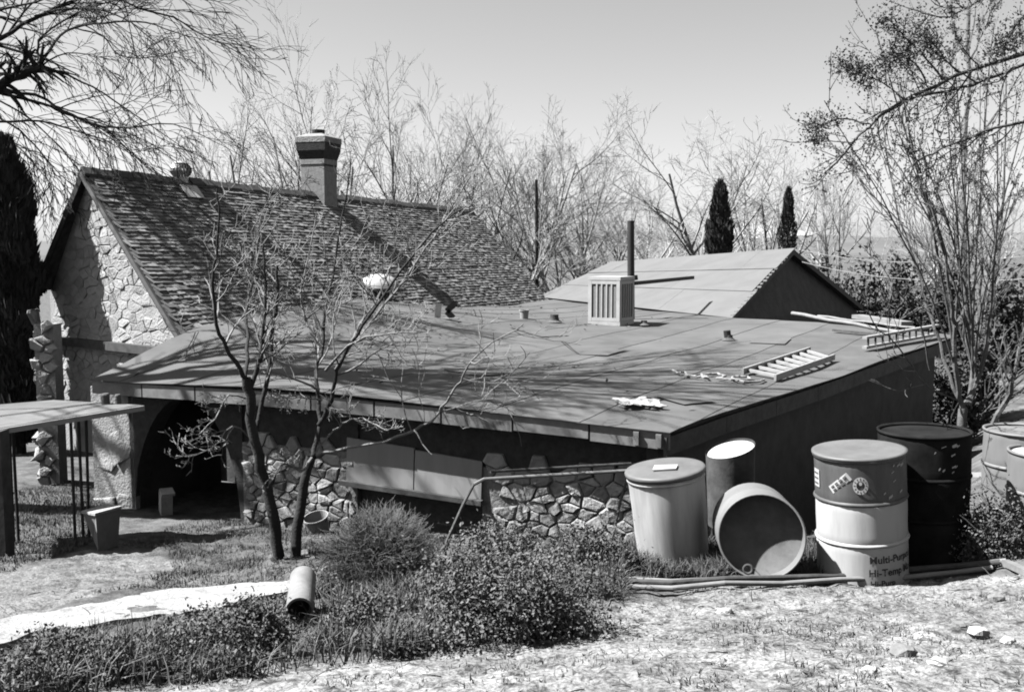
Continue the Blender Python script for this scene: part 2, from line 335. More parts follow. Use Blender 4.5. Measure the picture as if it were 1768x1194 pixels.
# ------------------------------------------------------------------ the gabled stone house
R0, R1 = P(140, 295, 14.7), P(815, 365, 29.5); E0, E1 = P(310, 580, 12.9), P(942, 517, 27.0); L0 = P(58, 497, 15.3); L1 = R1 + (L0 - R0)
house = thing('stone_house', (-5.6, 16, -1.0), 'gabled stone house with long steep shingle roof and brick chimney', 'house')
axis = (R1 - R0); LEN = axis.length; axis.normalize()
ah = Vector((axis.x, axis.y, 0)).normalized(); ph = Vector((ah.y, -ah.x, 0))
def slope(a, b): return (R0.lerp(R1, a)).lerp(E0.lerp(E1, a), b)
def slopeL(a, b): return (R0.lerp(R1, a)).lerp(L0.lerp(L1, a), b)
sn = (E0 - R0).cross(axis); sn = sn if sn.z > 0 else -sn; sn.normalize()
snL = (L0 - R0).cross(axis); snL = snL if snL.z > 0 else -snL; snL.normalize()
mb = MB(); dk = .07
mb.hexa([slope(0, 0) - sn * dk, slope(1, 0) - sn * dk, slope(1, 1) - sn * dk, slope(0, 1) - sn * dk], [slope(0, 0) - sn * .012, slope(1, 0) - sn * .012, slope(1, 1) - sn * .012, slope(0, 1) - sn * .012])
roof = mb.build('roof', M['darkwood'], house)
mb = MB(); mb.hexa([slopeL(0, 1) - snL * dk, slopeL(1, 1) - snL * dk, slopeL(1, 0) - snL * dk, slopeL(0, 0) - snL * dk], [slopeL(0, 1), slopeL(1, 1), slopeL(1, 0), slopeL(0, 0)])
mb.build('roof_slope', M['shingle'], house)
# shingles: 34 courses
def shingle_variants():
    out = []
    for k in range(8):
        w = .09 + .016 * k; l = .17; t = .014 + .006 * rng.random(); lift = .024 + .018 * rng.random(); j = rng.uniform(-.006, .006)
        # local frame: x along ridge, y down the slope, z out
        vs = [(-w / 2, 0, 0), (w / 2, 0, 0), (w / 2, l + j, lift), (-w / 2, l - j, lift + rng.uniform(-.006, .008)), (-w / 2, 0, -t), (w / 2, 0, -t), (w / 2, l + j, lift - t), (-w / 2, l - j, lift - t)]
        out.append((w, vs))
    return out
SV = shingle_variants(); SF = [(0, 3, 2, 1), (4, 5, 6, 7), (3, 7, 6, 2), (0, 4, 7, 3), (1, 2, 6, 5)]
SM = []
for w, vs in SV:
    for mm in ('shingle', 'shingle2'):
        me = bpy.data.meshes.new('shingle'); me.from_pydata(vs, [], SF); me.materials.append(M[mm]); SM.append(me)
ROWS = 42; cells = []
for rI in range(ROWS):
    a = rng.random() * .1
    while a < LEN - .05:
        k = rng.randrange(8); w = SV[k][0]
        if rng.random() > .012: cells.append((rI, a + w / 2, k, rng.randrange(5) < 2))
        a += w + .008
def shingle_frame(rI, a):
    aa = a / LEN; b = rI / ROWS; o = slope(aa, b); x = axis.copy(); y = (slope(aa, min(1, b + .02)) - slope(aa, b)).normalized(); z = x.cross(y).normalized()
    if z.z < 0: z = -z
    y = z.cross(x); y = y if y.z < 0 else -y
    return o + z * rng.uniform(-.003, .004) - y * .02, x, y, z
near = sorted(range(len(cells)), key=lambda i: cells[i][1] - .3 * (cells[i][0] / ROWS) + (3 if cells[i][0] < 1 else 0))
pick = set(near[:300]); V = []; Fq = []; V2 = []; Fq2 = []
for i, (rI, a, k, pale) in enumerate(cells):
    o, x, y, z = shingle_frame(rI, a); th = rng.uniform(-.03, .03); x2 = (x * math.cos(th) + y * math.sin(th)); y2 = (y * math.cos(th) - x * math.sin(th))
    if i in pick:
        ob = bpy.data.objects.new('shingle', SM[k * 2 + (1 if pale else 0)]); COL.objects.link(ob); ob.parent = roof
        rot = Matrix((x2, y2, z)).transposed(); ob.matrix_local = Matrix.Translation(o - ORG[house.name]) @ rot.to_4x4()
    else:
        T, Q = (V2, Fq2) if pale else (V, Fq); n = len(T)
        T.extend([tuple(o + x2 * p[0] + y2 * p[1] + z * p[2]) for p in SV[k][1]]); Q.extend([tuple(n + q for q in f) for f in SF])
np_mesh('shingles', V, Fq, M['shingle'], roof)['kind'] = 'stuff'
np_mesh('pale_shingles', V2, Fq2, M['shingle2'], roof)['kind'] = 'stuff'
n_cap = 44
for i in range(n_cap):
    a0, a1 = i / n_cap, (i + 1) / n_cap - .0015; mb = MB(); up = Vector((0, 0, rng.uniform(.02, .05)))
    c0, c1 = slope(a0, 0) + up, slope(a1, 0) + up; r_ = (E0 - R0).normalized() * .16; l_ = (L0 - R0).normalized() * .16; tk = Vector((0, 0, .035))
    mb.add([c0, c1, c1 + r_, c0 + r_, c0 + l_, c1 + l_, c0 + tk, c1 + tk, c1 + r_ + tk, c0 + r_ + tk, c0 + l_ + tk, c1 + l_ + tk],
           [(6, 7, 8, 9), (7, 6, 10, 11), (0, 3, 2, 1), (0, 1, 5, 4), (3, 9, 8, 2), (4, 5, 11, 10), (0, 6, 9, 3), (0, 4, 10, 6), (1, 2, 8, 7), (1, 7, 11, 5)])
    mb.build('ridge_cap', M['darkwood'], roof)
for nm, f in (('barge_board', slope), ('barge_board', slopeL)):
    mb = MB(); mb.bar(f(0, 0) - Vector((0, 0, .07)) + ah * .01, f(0, 1) - Vector((0, 0, .07)) + ah * .01, .03, .09); mb.build(nm, M['black'], house)
# gable wall, set back under the rake
SET = .32
def gpt(a_along_p, z): return None
ap = R0 + ah * SET - Vector((0, 0, .1)); gR = E0 + ah * SET - Vector((0, 0, .1)); gL = L0 + ah * SET - Vector((0, 0, .1))
base = -1.4; _d = Vector((gR.x - gL.x, gR.y - gL.y, 0)).normalized(); _n = Vector((-_d.y, _d.x, 0)); ap = ap + ah * ((gL - ap).dot(_n) / ah.dot(_n))
back = ah * (LEN - .9)
mb = MB(); ga = [gL, gR, Vector((gR.x, gR.y, base)), Vector((gL.x, gL.y, base)), ap]
bk = [p + back for p in ga]
mb.add(ga + bk, [(4, 0, 3, 2, 1), (9, 6, 7, 8, 5), (1, 2, 7, 6), (0, 5, 8, 3)])
gw = mb.build('gable_wall', M['lime'], house)
pz = Vector((gR.x - gL.x, gR.y - gL.y, 0)); gw_w = pz.length; pz.normalize()
def tri_in(cx, cz, w, h):
    z = cz - .4 + base
    pL = gL; za = lambda x: None
    xa = (ap - Vector((gL.x, gL.y, ap.z))).dot(pz)
    def top(x):
        x = min(max(x, 0), gw_w)
        return gL.z + (ap.z - gL.z) * x / xa if x < xa else ap.z + (gR.z - ap.z) * (x - xa) / (gw_w - xa)
    return min(top(cx - w / 2), top(cx + w / 2)) > base + 1.2 + cz + h / 2 - .02 and cx - w / 2 > 0 and cx + w / 2 < gw_w
stones(gw, Vector((gL.x, gL.y, base + 1.2)), pz, (0, 0, 1), gw_w, 4, tri_in, size=.15, flat=1.5, gap=.003, dep=.012, seed=5, mats=('stone3', 'stone3', 'lime'))
mb = MB(); bz = P(135, 592, 14.9).z; q0 = Vector((gL.x, gL.y, bz)) - ah * .06; q1 = Vector((gR.x, gR.y, bz)) - ah * .06
mb.bar(q0, q1, .1, .12); mb.build('sill_beam', M['darkwood'], house)
# chimney
cp = R0.lerp(R1, .437); ch = Matrix((ph, ah, Vector((0, 0, 1)))).transposed()
def ch_ring(z, s): return [cp + ch @ Vector((x * s, y * s, 0)) + Vector((0, 0, z - cp.z)) for x, y in ((-1, -1), (1, -1), (1, 1), (-1, 1))]
def stack(mb, lev):
    for (z0, s0), (z1, s1) in zip(lev[:-1], lev[1:]): mb.hexa(ch_ring(z0, s0), ch_ring(z1, s1))
ct = P(545, 232, cp.y).z; hh = ct - cp.z
mb = MB(); stack(mb, [(cp.z - .7, .27), (cp.z + hh * .47, .27)]); chim = mb.build('chimney', M['chim'], house)
mb = MB(); stack(mb, [(cp.z + hh * .47, .275), (cp.z + hh * .50, .275)]); mb.build('soot_band', M['soot_shade'], chim)
mb = MB(); stack(mb, [(cp.z + hh * .50, .28), (cp.z + hh * .58, .28)]); mb.build('brick_band', M['chim'], chim)
mb = MB(); stack(mb, [(cp.z + hh * .58, .28), (cp.z + hh * .72, .33), (cp.z + hh * .85, .345)]); mb.build('corbel', M['soot_shade'], chim)
mb = MB(); stack(mb, [(cp.z + hh * .85, .35), (cp.z + hh * .94, .35), (cp.z + hh * 1.0, .17)]); mb.build('cap', M['stone'], chim)
mb = MB(); mb.lathe([(.13, cp.z + hh * .98), (.14, cp.z + hh * 1.07), (.09, cp.z + hh * 1.07), (.09, cp.z + hh)], 16, (cp.x, cp.y, 0)); mb.build('flue', M['black'], chim)
# turbine vent on the ridge
tb = P(313, 322, 16.9); tv_b = tb.z
tvent = MB().lathe([(.165, tv_b - .25), (.115, tv_b - .02), (.115, tv_b + .16)], 18, (tb.x, tb.y, 0)).build('turbine_vent', M['galv'], house, smooth=True)
for k in range(20):
    a = 2 * math.pi * k / 20; mb = MB(); pts = []
    for j in range(6):
        q = j / 5; r_ = .10 + .085 * math.sin(math.pi * (q * .9 + .08)); aa = a + .35 * q
        pts.append(((tb.x + r_ * math.cos(aa), tb.y + r_ * math.sin(aa)), (tb.x + (r_ - .015) * math.cos(aa + .24), tb.y + (r_ - .015) * math.sin(aa + .24)), tv_b + .16 + .23 * q))
    vs = [Vector((p[i][0], p[i][1], p[2])) for p in pts for i in (0, 1)]
    mb.add(vs, [(2 * j, 2 * j + 1, 2 * j + 3, 2 * j + 2) for j in range(5)]); mb.build('fin', M['galv'], tvent)
mb = MB(); mb.lathe([(0, tv_b + .415), (.09, tv_b + .41), (.13, tv_b + .385), (.13, tv_b + .37), (0, tv_b + .37)], 18, (tb.x, tb.y, 0)); mb.build('crown_cap', M['galv'], tvent)
mb = MB(); q = slope((tb - R0).dot(axis) / LEN, .05); mb.hexa([q + axis * a + (E0 - R0).normalized() * b + sn * .05 for a, b in ((-.22, 0), (.22, 0), (.22, .32), (-.22, .32))], [q + axis * a + (E0 - R0).normalized() * b + sn * .06 for a, b in ((-.22, 0), (.22, 0), (.22, .32), (-.22, .32))])
mb.build('flashing', M['galv'], tvent)

# ------------------------------------------------------------------ the flat roofed wing
A = P(1157, 744, 8.7); Cc = P(155, 655, 11.5); B = P(1655, 578, 16.2); Ee = P(1265, 548, 19.2); Gg = E1 + Vector((.2, -.3, 0)); Dd = E0 + Vector((.1, .25, 0))
poly = [Vector((p.x, p.y)) for p in (Cc, A, B, Ee, Gg, Dd)]
rc = [tuple(p) for p in (A, Cc, B, Ee, Gg)]
for u, v, d in [(780, 703, 9.6), (480, 672, 10.5), (310, 580, 12.8), (1060, 560, 17.8), (1355, 662, 11.3), (1510, 612, 13.7), (900, 610, 14.0), (700, 600, 13.7), (1200, 640, 11.9)]: rc.append(tuple(P(u, v, d)))
def SL(u, v):
    d = ray(u, v); n_ = (R1 - R0).cross(E0.lerp(E1, .5) - R0); o = Vector((0, 0, CZ)); return o + d * ((R0 - o).dot(n_) / d.dot(n_))
for u, v in [(480, 522), (560, 510), (640, 518), (720, 526), (800, 530)]: rc.append(tuple(SL(u, v)))
_rz = tps(np.array(rc), .05)
def rz(x, y): return _rz(x, y)
def RF(u, v, lift=0): p = hit(rz, u, v, 8, 32); p.z += lift; return p
wing = thing('flat_roof_wing', (0, 12, -1.0), 'low stone wing with wide flat roll-roofing roof adjoining the house', 'building')
ed = Vector((.50, .866)).normalized(); wd = Vector((ed.y, -ed.x))
pmin = min(p.dot(wd) for p in poly); pmax = max(p.dot(wd) for p in poly); tmin = min(p.dot(ed) for p in poly); tmax = max(p.dot(ed) for p in poly)
cen = sum(poly, Vector((0, 0))) / len(poly); polyD = [p + (cen - p).normalized() * .14 for p in poly]
deck = MB(); sw = .93; k = 0; s0 = pmin
strips = []
while s0 < pmax:
    mb = MB(); t0 = tmin; w1 = s0 + sw
    while t0 < tmax:
        c = clip(clip(clip(clip(poly, wd, w1 + .03), -wd, -(s0)), ed, t0 + .45), -ed, -t0)
        if len(c) >= 3:
            xs = np.array([p.x for p in c]); ys = np.array([p.y for p in c]); zz = rz(xs, ys)
            sag = .03 * vnoise(xs * 1.1, ys * 1.1, 11) + .05 * vnoise(xs * .5 + 5, ys * .5, 12) + .012 * vnoise(xs * 2.6, ys * 2.6, 13)
            lift = np.array([.006 * max(0, min(1, (p.dot(wd) - s0) / sw)) for p in c])
            top = [Vector((p.x, p.y, float(zz[i] + sag[i] + lift[i]))) for i, p in enumerate(c)]; n = len(top)
            bot = [p - Vector((0, 0, .006)) for p in top]
            mb.add(top + bot, [tuple(range(n)), tuple(range(2 * n - 1, n - 1, -1))] + [(i, n + i, n + (i + 1) % n, (i + 1) % n) for i in range(n)])
        c = clip(clip(clip(clip(polyD, wd, w1), -wd, -(s0)), ed, t0 + .45), -ed, -t0)
        if len(c) >= 3:
            zz = rz(np.array([p.x for p in c]), np.array([p.y for p in c])); n = len(c); top = [Vector((p.x, p.y, float(zz[i]) - .03)) for i, p in enumerate(c)]
            deck.add(top + [p - Vector((0, 0, .1)) for p in top], [tuple(range(n)), tuple(range(2 * n - 1, n - 1, -1))] + [(i, n + i, n + (i + 1) % n, (i + 1) % n) for i in range(n)])
        t0 += .45
    if mb.v: mb.build('roofing_strip', M[rng.choice(['felt', 'felt_b'])], wing)
    s0 += sw
deck.build('roof_deck', M['darkwood'], wing)
# front fascia boards C -> A and right fascia A -> B
fd = (A - Cc); fd2 = Vector((fd.x, fd.y, 0)); flen = fd2.length; fdir = fd2.normalized(); fin = Vector((-fdir.y, fdir.x, 0))     # fin points inward (away from the viewer)
if fin.y < 0: fin = -fin
def front(q, z=None, inset=0):
    p = Cc.lerp(A, q); zz = float(rz(np.array([p.x]), np.array([p.y]))[0]) if z is None else z
    return Vector((p.x, p.y, zz)) + fin * inset
nb = 9
for i in range(nb):
    a, b = front(i / nb + .0015, inset=.02 + rng.uniform(0, .008)), front((i + 1) / nb - .0015, inset=.02 + rng.uniform(0, .008)); h = .15 + rng.uniform(-.01, .01)
    mb = MB(); mb.hexa([a - Vector((0, 0, .02 + h)), b - Vector((0, 0, .02 + h)), b + fin * .025 - Vector((0, 0, .02 + h)), a + fin * .025 - Vector((0, 0, .02 + h))], [a - Vector((0, 0, .02)), b - Vector((0, 0, .02)), b + fin * .025 - Vector((0, 0, .02)), a + fin * .025 - Vector((0, 0, .02))])
    mb.build('fascia_board', M['fascia'], wing)
sd = Vector((B.x - A.x, B.y - A.y, 0)).normalized(); sin_ = Vector((-sd.y, sd.x, 0))
nb = 8
for i in range(nb):
    pts = []
    for q in ((i + .003) / nb, (i + .997) / nb):
        p = A.lerp(B, q); p = Vector((p.x, p.y, float(rz(np.array([p.x]), np.array([p.y]))[0]) - .06)) + sin_ * .05; pts.append(p)
    mb = MB(); mb.bar(pts[0] - Vector((0, 0, .09)), pts[1] - Vector((0, 0, .09)), .03, .17); mb.build('side_fascia', M['darkwood'], wing)
for q in (.985, .955):
    mb = MB(); p = front(q) - Vector((0, 0, .10)); mb.bar(p - fin * .01, p + fin * .9, .05, .12); mb.build('rafter_tail', M['greywood'], wing)
# front wall (set back .36 m): arch at the left, plank panel, rubble at the right
INS = .25
def wq(u):                                   # picture column -> position along the wall line
    lo, hi = -.3, 1.3
    for _ in range(40):
        m_ = (lo + hi) / 2; p = front(m_, 0, INS); uu = CU + FPX * p.x / p.y
        if uu < u: lo = m_
        else: hi = m_
    return (lo + hi) / 2
def wall_seg(name, u0, u1, m, zlo=-1.5, n=2, arch=None, thick=.25, ins=0, top=None):
    mb = MB()
    for i in range(n):
        qa, qb = wq(u0 + (u1 - u0) * i / n), wq(u0 + (u1 - u0) * (i + 1) / n)
        za, zb = (arch(i / n), arch((i + 1) / n)) if arch else (zlo, zlo)
        ta = (front(qa).z - .14) if top is None else top; tb_ = (front(qb).z - .14) if top is None else top
        a, b = front(qa, 0, INS + ins), front(qb, 0, INS + ins); t = fin * thick
        mk = lambda p, z: Vector((p.x, p.y, z))
        mb.hexa([mk(a, za), mk(b, zb), mk(b + t, zb), mk(a + t, za)], [mk(a, ta), mk(b, tb_), mk(b + t, tb_), mk(a + t, ta)])
    return mb.build(name, m, wing)
wall_seg('wall', 215, 412, M['soot_shade'], n=16, arch=lambda t: -1.15 + 1.7 * max(0, 1 - (2 * t - 1) ** 2) ** .5 * (1 if 0 < t < 1 else 0))  # arch wall coloured near-black to stand for shade below the eave
wL = wall_seg('stone_pier', 150, 222, M['lime'])
wM = wall_seg('stone_wall', 412, 612, M['mortar'], top=.10)
wall_seg('wall_backing', 612, 832, M['soot_shade'], ins=.06)
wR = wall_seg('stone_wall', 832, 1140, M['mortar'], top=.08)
wall_seg('upper_wall_shade', 412, 612, M['soot_shade'], zlo=.10, ins=.03)  # eave shadow painted as a dark upper strip, not sooted masonry
wall_seg('upper_wall_shade', 832, 1140, M['soot_shade'], zlo=.08, ins=.03)  # same painted eave shadow above the right-hand rubble
def wall_stones(parent, u0, u1, zlo, zhi, seed, **kw):
    a = front(wq(u0), zlo, INS); b = front(wq(u1), zlo, INS); W = (b - a).length
    stones(parent, a, fdir, (0, 0, 1), W, zhi - zlo, lambda cx, cz, w, h: cx - w / 2 > -.02 and cx + w / 2 < W + .03, seed=seed, **kw)
wall_stones(wR, 832, 1140, -.75, .10, 21, size=.12, gap=.005, dep=.03, mats=('stone', 'stone', 'stone3', 'stone'))
wall_stones(wM, 412, 612, -1.0, .12, 22, size=.115, gap=.005, dep=.03, mats=('stone', 'stone', 'stone3'))
wall_stones(wL, 150, 222, -1.1, .2, 23, size=.30, flat=1.0, dep=.02, mats=('stone3',))
# plank panels between
pu = [596, 715, 834]
for i in range(2):
    a, b = front(wq(pu[i] + 1), 0, INS - .05), front(wq(pu[i + 1] - 1), 0, INS - .05); z0a, z0b = P(pu[i], 834 + 15 * i, a.y).z, P(pu[i + 1], 849 + 15 * i, b.y).z; t = fin * .03
    z1 = .26 - .07 * i; mk = lambda p, z: Vector((p.x, p.y, z))
    mb = MB(); mb.hexa([mk(a, z0a), mk(b, z0b), mk(b + t, z0b), mk(a + t, z0a)], [mk(a + fin * .03, z1), mk(b + fin * .03, z1 - .05), mk(b + t * 2, z1 - .05), mk(a + t * 2, z1)]); mb.build('panel', M['ply'], wing)
mb = MB(); a, b = front(wq(590), 0, INS - .09), front(wq(838), 0, INS - .09); a.z = P(590, 832, a.y).z; b.z = P(838, 868, b.y).z; mb.bar(a, b, .06, .05); mb.build('bottom_rail', M['darkwood'], wing)
# other walls of the wing
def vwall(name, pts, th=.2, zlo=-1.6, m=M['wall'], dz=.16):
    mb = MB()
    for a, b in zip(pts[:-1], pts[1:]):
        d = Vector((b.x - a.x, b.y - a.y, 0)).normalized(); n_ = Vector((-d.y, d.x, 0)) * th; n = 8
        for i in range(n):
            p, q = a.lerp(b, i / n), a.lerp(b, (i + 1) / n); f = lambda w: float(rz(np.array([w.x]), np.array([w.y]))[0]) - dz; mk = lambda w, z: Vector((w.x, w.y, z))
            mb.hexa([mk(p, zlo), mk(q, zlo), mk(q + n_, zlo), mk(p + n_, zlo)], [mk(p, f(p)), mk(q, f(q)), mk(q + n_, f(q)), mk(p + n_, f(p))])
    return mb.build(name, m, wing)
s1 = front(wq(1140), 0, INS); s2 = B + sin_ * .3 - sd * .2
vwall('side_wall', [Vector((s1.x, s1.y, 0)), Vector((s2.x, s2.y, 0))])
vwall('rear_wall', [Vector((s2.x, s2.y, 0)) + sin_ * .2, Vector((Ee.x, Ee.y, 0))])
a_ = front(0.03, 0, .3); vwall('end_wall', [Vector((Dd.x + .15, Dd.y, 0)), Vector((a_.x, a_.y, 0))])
# inner cross wall behind the arch
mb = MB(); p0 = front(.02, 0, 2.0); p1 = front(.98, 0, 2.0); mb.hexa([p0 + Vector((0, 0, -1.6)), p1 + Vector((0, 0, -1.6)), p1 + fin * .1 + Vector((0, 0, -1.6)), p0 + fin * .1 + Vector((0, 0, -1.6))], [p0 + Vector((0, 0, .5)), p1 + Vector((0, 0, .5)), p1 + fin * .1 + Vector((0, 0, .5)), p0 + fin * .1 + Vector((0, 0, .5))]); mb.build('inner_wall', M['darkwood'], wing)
# vents on the flat roof
def vent(u, v, r_, h, m='black', name='vent_pipe', lean=0):
    p = RF(u, v); mb = MB(); mb.tube([p - Vector((0, 0, .05)), p + Vector((lean, 0, h))], r_, 14); o = mb.build(name, M[m], wing)
    mb = MB(); mb.lathe([(r_ * 2.0, p.z + .012), (r_ * 1.15, p.z + .05), (r_ * 1.1, p.z + .09)], 14, (p.x, p.y, 0)); mb.build('flashing', M['felt'], o); return o
vent(1258, 588, .055, .16, lean=-.03); vent(957, 557, .075, .15, 'bark_mid'); vent(1112, 562, .05, .06)
for u, v, w_, l_ in [(820, 640, .5, .7), (1040, 610, .6, .5), (690, 590, .7, .5), (1180, 690, .4, .5), (930, 575, .5, .9), (1330, 590, .7, .5), (560, 620, .5, .6)]:
    c = RF(u, v); a = rng.uniform(-.4, .4) + .9; ca_, sa_ = math.cos(a), math.sin(a); mb = MB(); n = 5; tp = []
    for j in range(n):
        for i in range(n):
            x_, y_ = (i / (n - 1) - .5) * w_ * (1 + .08 * rng.random()), (j / (n - 1) - .5) * l_ * (1 + .08 * rng.random()); px, py = c.x + x_ * ca_ - y_ * sa_, c.y + x_ * sa_ + y_ * ca_; xs, ys = np.array([px]), np.array([py])
            tp.append((px, py, float(rz(xs, ys)[0] + .03 * vnoise(xs * 1.1, ys * 1.1, 11)[0] + .05 * vnoise(xs * .5 + 5, ys * .5, 12)[0] + .012 * vnoise(xs * 2.6, ys * 2.6, 13)[0]) + .018))
    mb.add(tp, [(j * n + i, j * n + i + 1, (j + 1) * n + i + 1, (j + 1) * n + i) for j in range(n - 1) for i in range(n - 1)]); mb.build('roof_patch', M[rng.choice(['felt_b', 'tar', 'felt'])], wing)
g_ = np.random.default_rng(200); lx_ = g_.uniform(-4.5, 3, 5000); ly_ = g_.uniform(9.5, 24, 5000); k_ = g_.random(5000) < np.clip(.25 + 2.2 * vnoise(lx_ * .8, ly_ * .8, 51), 0, 1) * np.clip(1.1 - (lx_ + 4) * .16, 0, 1)
pin = np.array([all((poly[(i + 1) % 6] - poly[i]).x * (y - poly[i].y) - (poly[(i + 1) % 6] - poly[i]).y * (x - poly[i].x) > 0.02 for i in (0, 1, 4, 5)) for x, y in zip(lx_, ly_)]) & k_
lx_, ly_ = lx_[pin], ly_[pin]; n = len(lx_); b_ = np.stack([lx_, ly_, rz(lx_, ly_) + .03 * vnoise(lx_ * 1.1, ly_ * 1.1, 11) + .05 * vnoise(lx_ * .5 + 5, ly_ * .5, 12) + .03], -1); a = g_.random(n) * 6.28; q_ = (.015 + .03 * g_.random(n))[:, None]
x = np.stack([np.cos(a), np.sin(a), .3 * g_.normal(0, 1, n)], -1) * q_; y = np.stack([-np.sin(a), np.cos(a), .3 * g_.normal(0, 1, n)], -1) * q_ * .5
np_mesh('leaf_litter', np.stack([b_ - x, b_ - y, b_ + x, b_ + y], 1).reshape(-1, 3), np.arange(4 * n).reshape(n, 4), M['bark_mid'], wing)['kind'] = 'stuff'
# pale dome skylight against the shingle eave
p = SL(652, 503) + sn * .05; mb = MB(); n = 12
prof = [(.0, .30), (.15, .28), (.28, .2), (.36, .08), (.38, 0)]
mb.lathe(prof, 16, (0, 0, 0)); mb.v = [(p.x + v[0] * 1.15, p.y + v[1] * .7, p.z + v[2]) for v in mb.v]; sk = mb.build('skylight', M['white'], wing, smooth=True)
mb = MB(); mb.box((p.x, p.y, p.z + .0), (.95, .6, .06)); mb.build('curb', M['darkwood'], sk)

# ------------------------------------------------------------------ far outbuilding with a sheet roof
RR, RL, EL, ER = P(1370, 430, 24), P(1056, 453, 31), P(930, 512, 28.9), P(1260, 547, 19.4)
shed = thing('sheet_roof_shed', (5, 24, -1.0), 'low shed behind the flat roof with pale sheet-covered gable roof', 'shed')
def sq(a, b): return EL.lerp(ER, a).lerp(RL.lerp(RR, a), b)
nrm = (ER - EL).cross(RL - EL); nrm = (nrm if nrm.z > 0 else -nrm).normalized()
for j in range(3):
    for i in range(7):
        a0 = i / 7 + (.07 if j == 1 else 0) - (.003 if i else 0); a1 = min(1.0, (i + 1) / 7 + (.07 if j == 1 else 0)); b0, b1 = j / 3 - (.012 if j else .01), (j + 1) / 3
        if j == 1 and i == 0: a0 = 0
        if a1 - a0 < .02: continue
        if i == 6: a1 = 1.0 + rng.uniform(-.004, .012)
        l0 = .006 + .012 * (j) + rng.uniform(0, .006); n_ = 5; mb = MB()
        for s in range(n_):
            aa, ab = a0 + (a1 - a0) * s / n_, a0 + (a1 - a0) * (s + 1) / n_
            w = [Vector((0, 0, rng.uniform(-.006, .006))) for _ in range(2)]
            q = [sq(aa, b0) + nrm * l0, sq(ab, b0) + nrm * l0, sq(ab, b1) + nrm * (l0 - .004), sq(aa, b1) + nrm * (l0 - .004)]
            mb.hexa([c - nrm * .006 for c in q], q)
        mb.build('roof_sheet', M['tin'], shed)
mb = MB(); mb.hexa([sq(0, 0) - nrm * .12, sq(1, 0) - nrm * .12, sq(1, 1) - nrm * .12, sq(0, 1) - nrm * .12], [sq(0, 0) - nrm * .02, sq(1, 0) - nrm * .02, sq(1, 1) - nrm * .02, sq(0, 1) - nrm * .02]); mb.build('roof_deck', M['darkwood'], shed)
for k in range(22):                                     # ragged sheet ends along the rake
    q = (k + .5) / 22; c = sq(1, q); d = (RR - ER).normalized(); e = (ER - EL).normalized(); l = rng.uniform(.05, .14); mb = MB()
    mb.hexa([c - d * .05 + nrm * .0, c - d * .05 + e * l, c + d * .05 + e * l, c + d * .05], [c - d * .05 + nrm * .02, c - d * .05 + e * l + nrm * .015, c + d * .05 + e * l + nrm * .015, c + d * .05 + nrm * .02]); mb.build('sheet_end', M['tin'], shed)
FR = P(1490, 528, 27.5); FL = FR + (RL - RR); e = (ER - EL).normalized() * -.25
mb = MB(); mk = lambda p, z: Vector((p.x, p.y, z))
mb.add([RR + e - Vector((0, 0, .1)), ER + e - Vector((0, 0, .1)), mk(ER + e, -1.5), mk(FR + e, -1.5), FR + e - Vector((0, 0, .1)), RL - e, EL - e, mk(EL - e, -1.5), mk(FL - e, -1.5), FL - e],
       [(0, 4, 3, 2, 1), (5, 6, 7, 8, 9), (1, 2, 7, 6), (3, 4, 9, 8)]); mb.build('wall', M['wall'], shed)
mb = MB(); mb.hexa([RR - Vector((0, 0, .12)), RL - Vector((0, 0, .12)), FL - Vector((0, 0, .12)), FR - Vector((0, 0, .12))], [RR, RL, FL, FR]); mb.build('far_roof_slope', M['felt'], shed)

# ------------------------------------------------------------------ things on the roofs
cb = RF(1070, 562); th = R(30); fx = Vector((math.cos(th), -math.sin(th), 0)) ; fl = Vector((-math.cos(th), math.sin(th), 0))
nl = Vector((-math.sin(th), -math.cos(th), 0)); nrt = Vector((math.cos(th), -math.sin(th), 0)); W_ = .62; H_ = .80
c0 = cb - nrt * W_ / 2 - nl * W_ / 2
cool = thing('evaporative_cooler', (c0.x, c0.y, cb.z), 'boxy pale evaporative cooler standing on the flat roof', 'cooler', local=True, rot=(0, 0, math.atan2(nrt.y, nrt.x)))
# local: x = right face, -y = louvred face
mb = MB(); mb.box((0, 0, H_ / 2 + .04), (W_ - .04, W_ - .04, H_ - .06)); mb.build('cabinet', M['cooler'], cool)
mb = MB(); mb.box((0, 0, H_ + .03), (W_ + .02, W_ + .02, .06)); mb.build('lid', M['cooler'], cool)
mb = MB(); mb.box((0, 0, .03), (W_ + .01, W_ + .01, .07)); mb.build('base_pan', M['cooler'], cool)
for sy, rotz in ((-1, 0), (1, math.pi), (1, math.pi / 2), (1, -math.pi / 2)):
    Mz = Matrix.Rotation(rotz, 3, 'Z'); yy = -(W_ / 2 - .012)
    mb = MB(); mb.box(Mz @ Vector((0, yy + .006, H_ / 2 + .03)), (W_ - .12, .012, H_ - .17), Mz); pad = mb.build('pad', M['pad'], cool)
    mb = MB()
    for x in (-1, 1): mb.box(Mz @ Vector((x * (W_ / 2 - .035), yy - .004, H_ / 2 + .03)), (.065, .03, H_ - .07), Mz)
    for z in (.10, H_ - .04): mb.box(Mz @ Vector((0, yy - .003, z)), (W_ - .14, .028, .06), Mz)
    mb.build('frame', M['cooler'], cool)
    for k in range(4):
        x = -(W_ - .14) / 2 + (W_ - .14) * (k + 1) / 5; mb = MB(); mb.box(Mz @ Vector((x, yy - .006, H_ / 2 + .03)), (.028, .02, H_ - .19), Mz); mb.build('slat', M['cooler'], pad)
fp = RF(1092, 552); ftop = P(1089, 381, fp.y + .25); fb = Vector((ftop.x + .03, fp.y + .25, fp.z))
flue = thing('stove_pipe', fb, 'tall black stove pipe rising behind the cooler', 'pipe')
